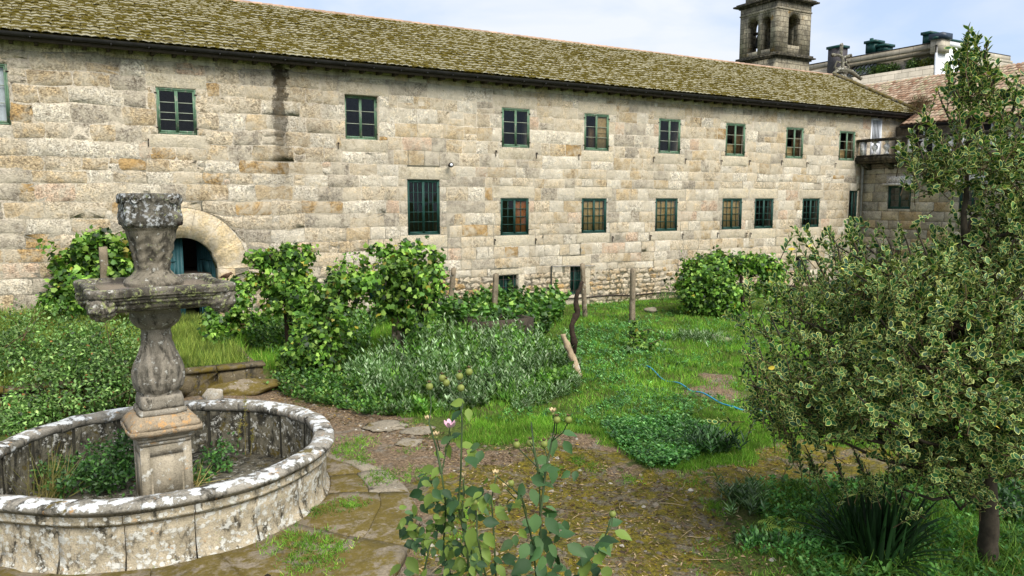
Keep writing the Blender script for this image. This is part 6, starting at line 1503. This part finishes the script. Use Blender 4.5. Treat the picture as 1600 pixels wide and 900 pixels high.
for k, (px_, py_, n_, L, lab) in enumerate(((1352, 862, 15, .50, 'bright green strap-leaved plant in front of the sword-leaved clump'), (1300, 815, 16, .42, 'strap-leaved plant at the left side of the sword-leaved clump'), (1385, 898, 12, .38, 'strap-leaved plant at the bottom edge of the picture, nearest the viewer'), (1470, 905, 9, .34, 'small strap-leaved plant left of the holly trunk'))):
    q = gp(px_, py_); o = thing('strap_leaved_plant', lab, 'plant', (q[0], q[1], 0), 'strap-leaved plants around the dark clump')
    for i in range(n_):
        a_ = 2*PI*i/n_+rg.normal(0, .2); tl = rg.uniform(.4, 1.6); m = MB(); arch_leaf(m, (q[0]+.02*math.cos(a_), q[1]+.02*math.sin(a_), 0), (math.cos(a_)*tl, math.sin(a_)*tl, 1), L*rg.uniform(.7, 1.2), .045, 1.1, tuple(np.array(lin(92, 142, 62, .8) if k != 1 else lin(62, 104, 56, .75))*rg.uniform(.8, 1.2)), 6); m.build('leaf', M['gloss'], o)
q = gp(1222, 828); o = thing('fern', 'small yellow-green fern left of the dark sword-leaved clump', 'fern', (q[0], q[1], 0))
for i in range(7):
    a_ = 2*PI*i/7+.3; m = MB(); d_ = np.array([math.cos(a_)*.8, math.sin(a_)*.8, 1.]); p = np.array([q[0], q[1], 0.]); pts = []
    for s_ in range(12): pts.append(p.copy()); d_[2] -= .13; p = p+nrm(d_)*.03
    m.tube(pts, .003, 4, col=lin(150, 170, 60, .8))
    for s_ in range(2, 12):
        for sg in (-1, 1):
            sd2 = np.cross(nrm(d_), (0, 0, 1.))*sg; scatter(m, LANCE, pts[s_][None], (sd2+nrm(d_)*.4)[None], np.array([[0, 0, 1.]]), [.10*math.sin(PI*(s_/13))+.02], np.array([lin(158, 182, 66, .85)]), W=[.10])
    m.build('frond', M['leaf'], o)
# ------------------------------------------------------------------ roses
PR = [(3, lin(70, 104, 60, .7)), (3, lin(94, 126, 76, .72)), (1.4, lin(48, 76, 44, .65)), (1, lin(120, 144, 62, .75))]
M['hip'] = plain('green_rose_hip', lin(138, 148, 74, .7), .5, .2, 30); M['petal'] = plain('pink_petal', lin(236, 190, 204, .9), .6, .06, 30); M['fade'] = plain('faded_petal', lin(206, 184, 140, .75), .7, .15, 30)
RF = 3.6
def rose(label, stems, leaves, hips, flowers=(), faded=(), fw=RF, seed=1, lpx=26):
    rg = np.random.default_rng(seed); x0, y0 = stems[0][0]; b_ = fp(x0, 900, fw); o = thing('rose_bush', label, 'rose', (b_[0], b_[1], 0), 'roses growing in the foreground')
    s_ = fw/1208; nodes = []
    for st_ in stems:
        P = [fp(x, y, fw+.15*math.sin(x)) for x, y in st_]; m = MB()
        if st_[0][1] >= 880: P = [np.array([P[0][0]*.985, P[0][1]*.985, 0.])]+[P[0]*.5+np.array([P[0][0]*.49, P[0][1]*.49, 0])]+P
        m.tube(P, np.linspace(.007, .003, len(P)), 6); m.build('stem', M['stem'], o, True)
    P = []; D = []; N = []; S = []; C = []
    for (x, y, r_) in leaves:
        # a compound leaf: three to five leaflets
        c_ = fp(x+rg.normal(0, 3), y+rg.normal(0, 3), fw+rg.normal(0, .12)); a_ = rg.random()*2*PI; ax1 = nrm(RV*math.cos(a_)*1.+np.array([0, 0, 1.])*(math.sin(a_)*.5-.35)-FH*rg.uniform(0, .6)); nn = nrm(rg.normal(0, .35, 3)+np.array([0, 0, .9])-FH*.7); sb_ = np.cross(nn, ax1)
        for (u_, v_, ang) in ((.0, 0, 0), (-.35, .5, 1.0), (-.35, -.5, -1.0))[:rg.integers(1, 4)]:
            L = r_*s_*rg.uniform(.9, 1.25); P.append(c_+(ax1*u_+sb_*v_*.4)*L*1.4); D.append(ax1*math.cos(ang)+sb_*math.sin(ang)+rg.normal(0, .1, 3)-np.array([0, 0, .25])); N.append(nn+rg.normal(0, .25, 3)); S.append(L); C.append(leafcol(1, PR, .15, rg)[0])
    P, D, N, S, C = map(np.array, (P, D, N, S, C)); leaf_objs('leaf', ROSE, P, D, N, S, C, M['gloss'], o, W=S*.98)
    segs = [(a_, b_) for st_ in stems for a_, b_ in zip(st_[:-1], st_[1:])]
    for (x, y) in list(hips)+list(faded)+list(flowers):     # each hip and bloom sits on its own stalk
        best = min(((abs(ax+(bx_-ax)*f-x)**2+abs(ay+(by_-ay)*f-(y+38))**2, ax+(bx_-ax)*f, ay+(by_-ay)*f) for (ax, ay), (bx_, by_) in segs for f in (0, .25, .5, .75, 1)))
        if best[2] > y+4: m = MB(); p0, p1 = fp(best[1], best[2], fw+.15*math.sin(best[1])), fp(x, y+3, fw); m.tube([p0, p0*.45+p1*.55+RV*.01-np.array([0, 0, .01]), p1], [.0035, .003, .0028], 5); m.build('stem', M['stem'], o)
    for (x, y) in hips:
        c_ = fp(x, y, fw); r_ = 6*s_; R2 = ico_lump(c_, r_, lambda n: n*np.array([1, 1, 1.05]), 12, 8); h_ = R2.build('rose_hip', M['hip'], o, True); m = MB()
        for k in range(5): a_ = 2*PI*k/5; scatter(m, LANCE, (c_+np.array([0, 0, r_*.9]))[None], np.array([[math.cos(a_), math.sin(a_), .9]]), np.array([[0, 0, 1.]]), [r_*1.3], np.array([[.2, .2, .1]]), W=[r_*3])
        m.build('sepal', M['twig'], h_)
    for lst, mt, nm, R_ in ((flowers, 'petal', 'bloom', 13), (faded, 'fade', 'faded_bloom', 7.5)):
        for (x, y) in lst:
            c_ = fp(x, y, fw-.03); rr = R_*s_
            f_ = MB(); f_.tube([c_+np.array([0, 0, -rr*.6]), c_+np.array([0, 0, -rr*.1])], [rr*.2, rr*.4], 8); fo = f_.build(nm, M['hip'], o, True)
            for k in range(7):
                a_ = 2*PI*k/7+.4; m = MB(); R2 = []
                for v in range(4):
                    f = v/3; row = []
                    for u_ in range(5):
                        g_ = (u_-2)/2*.55*math.sin(PI*(.15+.75*f)); ra = rr*(.2+.75*math.sin(f*1.3)*(1 if k % 2 else .8)); row.append(c_+np.array([ra*math.cos(a_+g_), ra*math.sin(a_+g_), rr*(-.15+.85*f-.25*abs(g_))]))
                    R2.append(row)
                m.rings(R2, cap=False, closed=False); m.build('petal', M[mt], fo, True)
    return o
ROSE = tmpl([(0, 0, 0), (.2, -.24, .03), (.48, -.31, .06), (.78, -.17, .0), (1.05, 0, -.16), (.78, .17, .0), (.48, .31, .06), (.2, .24, .03), (.25, 0, -.04), (.55, 0, -.05)],
            [(0, 1, 8), (1, 2, 8), (2, 9, 8), (2, 3, 9), (3, 4, 9), (4, 5, 9), (5, 6, 9), (6, 8, 9), (6, 7, 8), (7, 0, 8)])
rg = np.random.default_rng(61)
lv1 = [(728, 705, 24), (735, 718, 30), (690, 690, 20), (712, 690, 20), (745, 710, 24), (680, 705, 20), (724, 640, 22), (704, 640, 18), (668, 625, 0)][:8]+[(x, y, rg.uniform(11, 22)) for x, y in zip(rg.normal(702, 42, 104).clip(632, 806), 748+160*rg.random(104)**.75)]
lv1 += [(690, 730, 24), (672, 745, 24), (655, 760, 26), (700, 770, 28), (640, 870, 34), (625, 880, 28), (715, 870, 34), (760, 830, 28)]
rose('tall rose bush with a single pink bloom, left one of the foreground roses', [[(705, 905), (693, 850), (697, 790), (690, 740), (698, 700), (703, 668)], [(735, 905), (728, 850), (716, 790), (720, 740), (722, 660), (717, 600), (718, 560)], [(760, 905), (746, 840), (742, 780)], [(660, 905), (672, 850), (655, 828)], [(690, 740), (682, 700), (670, 660)], [(730, 850), (722, 800), (725, 750)], [(775, 905), (772, 840), (768, 780), (775, 745)]],
     lv1, [(671, 604), (691, 591), (697, 598), (718, 588), (733, 581), (720, 606), (741, 786), (656, 828)], [(703, 666)], [(669, 655), (723, 745), (682, 680)], seed=2)
lv2 = [(x, y, rg.uniform(16, 32)) for x, y in ((845, 740, ), (838, 760), (855, 730), (850, 790), (830, 825), (860, 820), (875, 832), (872, 818), (815, 815), (800, 840), (815, 870), (830, 880), (845, 870), (870, 870), (880, 890), (900, 870), (890, 850), (905, 895), (860, 895), (820, 895), (840, 845), (852, 805), (846, 752), (895, 735), (880, 690), (838, 730), (790, 880), (810, 900), (870, 900), (850, 860), (826, 850))]
rose('rose bush with green hips and no blooms, right of the pink rose', [[(842, 905), (845, 850), (844, 790), (842, 740), (835, 700), (828, 690)], [(838, 905), (833, 850), (820, 800), (815, 775)], [(845, 800), (852, 740), (862, 690), (868, 655)], [(842, 740), (834, 700), (830, 660)]], lv2,
     [(807, 695), (828, 692), (850, 694), (870, 656), (888, 656), (798, 755)], [], [(815, 772), (864, 643), (775, 740), (790, 760)], seed=3)
rose('small rose shoot with one hip at the bottom centre', [[(925, 905), (938, 860), (950, 825), (957, 803)]], [(962, 830, 30), (935, 855, 30), (925, 870, 30), (915, 885, 26), (945, 850, 20), (935, 880, 24)], [(957, 803)], seed=4)
# ------------------------------------------------------------------ brown shrub on the roof corner, grass on verge
rc = yp(1436, 165, 25.4); o = thing('roof_shrub', 'brown dry shrub growing on the roof at the right end of the eaves', 'shrub', (rc[0], rc[1], rc[2]-.6)); m = MB(); n_ = 1500; d_ = nrm(RNG.standard_normal((n_, 3)))*RNG.random((n_, 1))**.5*np.array([.75, .5, .55])
scatter(m, LANCE, rc+d_, d_+RNG.normal(0, .3, (n_, 3))+np.array([0, 0, .5]), RNG.normal(0, 1, (n_, 3)), .16*(.5+.8*RNG.random(n_)), leafcol(n_, [(2, lin(112, 84, 54, .7)), (1, lin(98, 104, 50, .7)), (1, lin(140, 110, 76, .7))], .2), W=np.full(n_, .05)); tag(m.build('foliage', M['leaf'], o), kind='stuff')
m = MB()
for k in range(9): m.tube([rc+np.array([0, 0, -.5]), rc+RNG.normal(0, .35, 3)+np.array([0, 0, .2])], [.02, .006], 4)
m.build('stem', M['twig'], o)
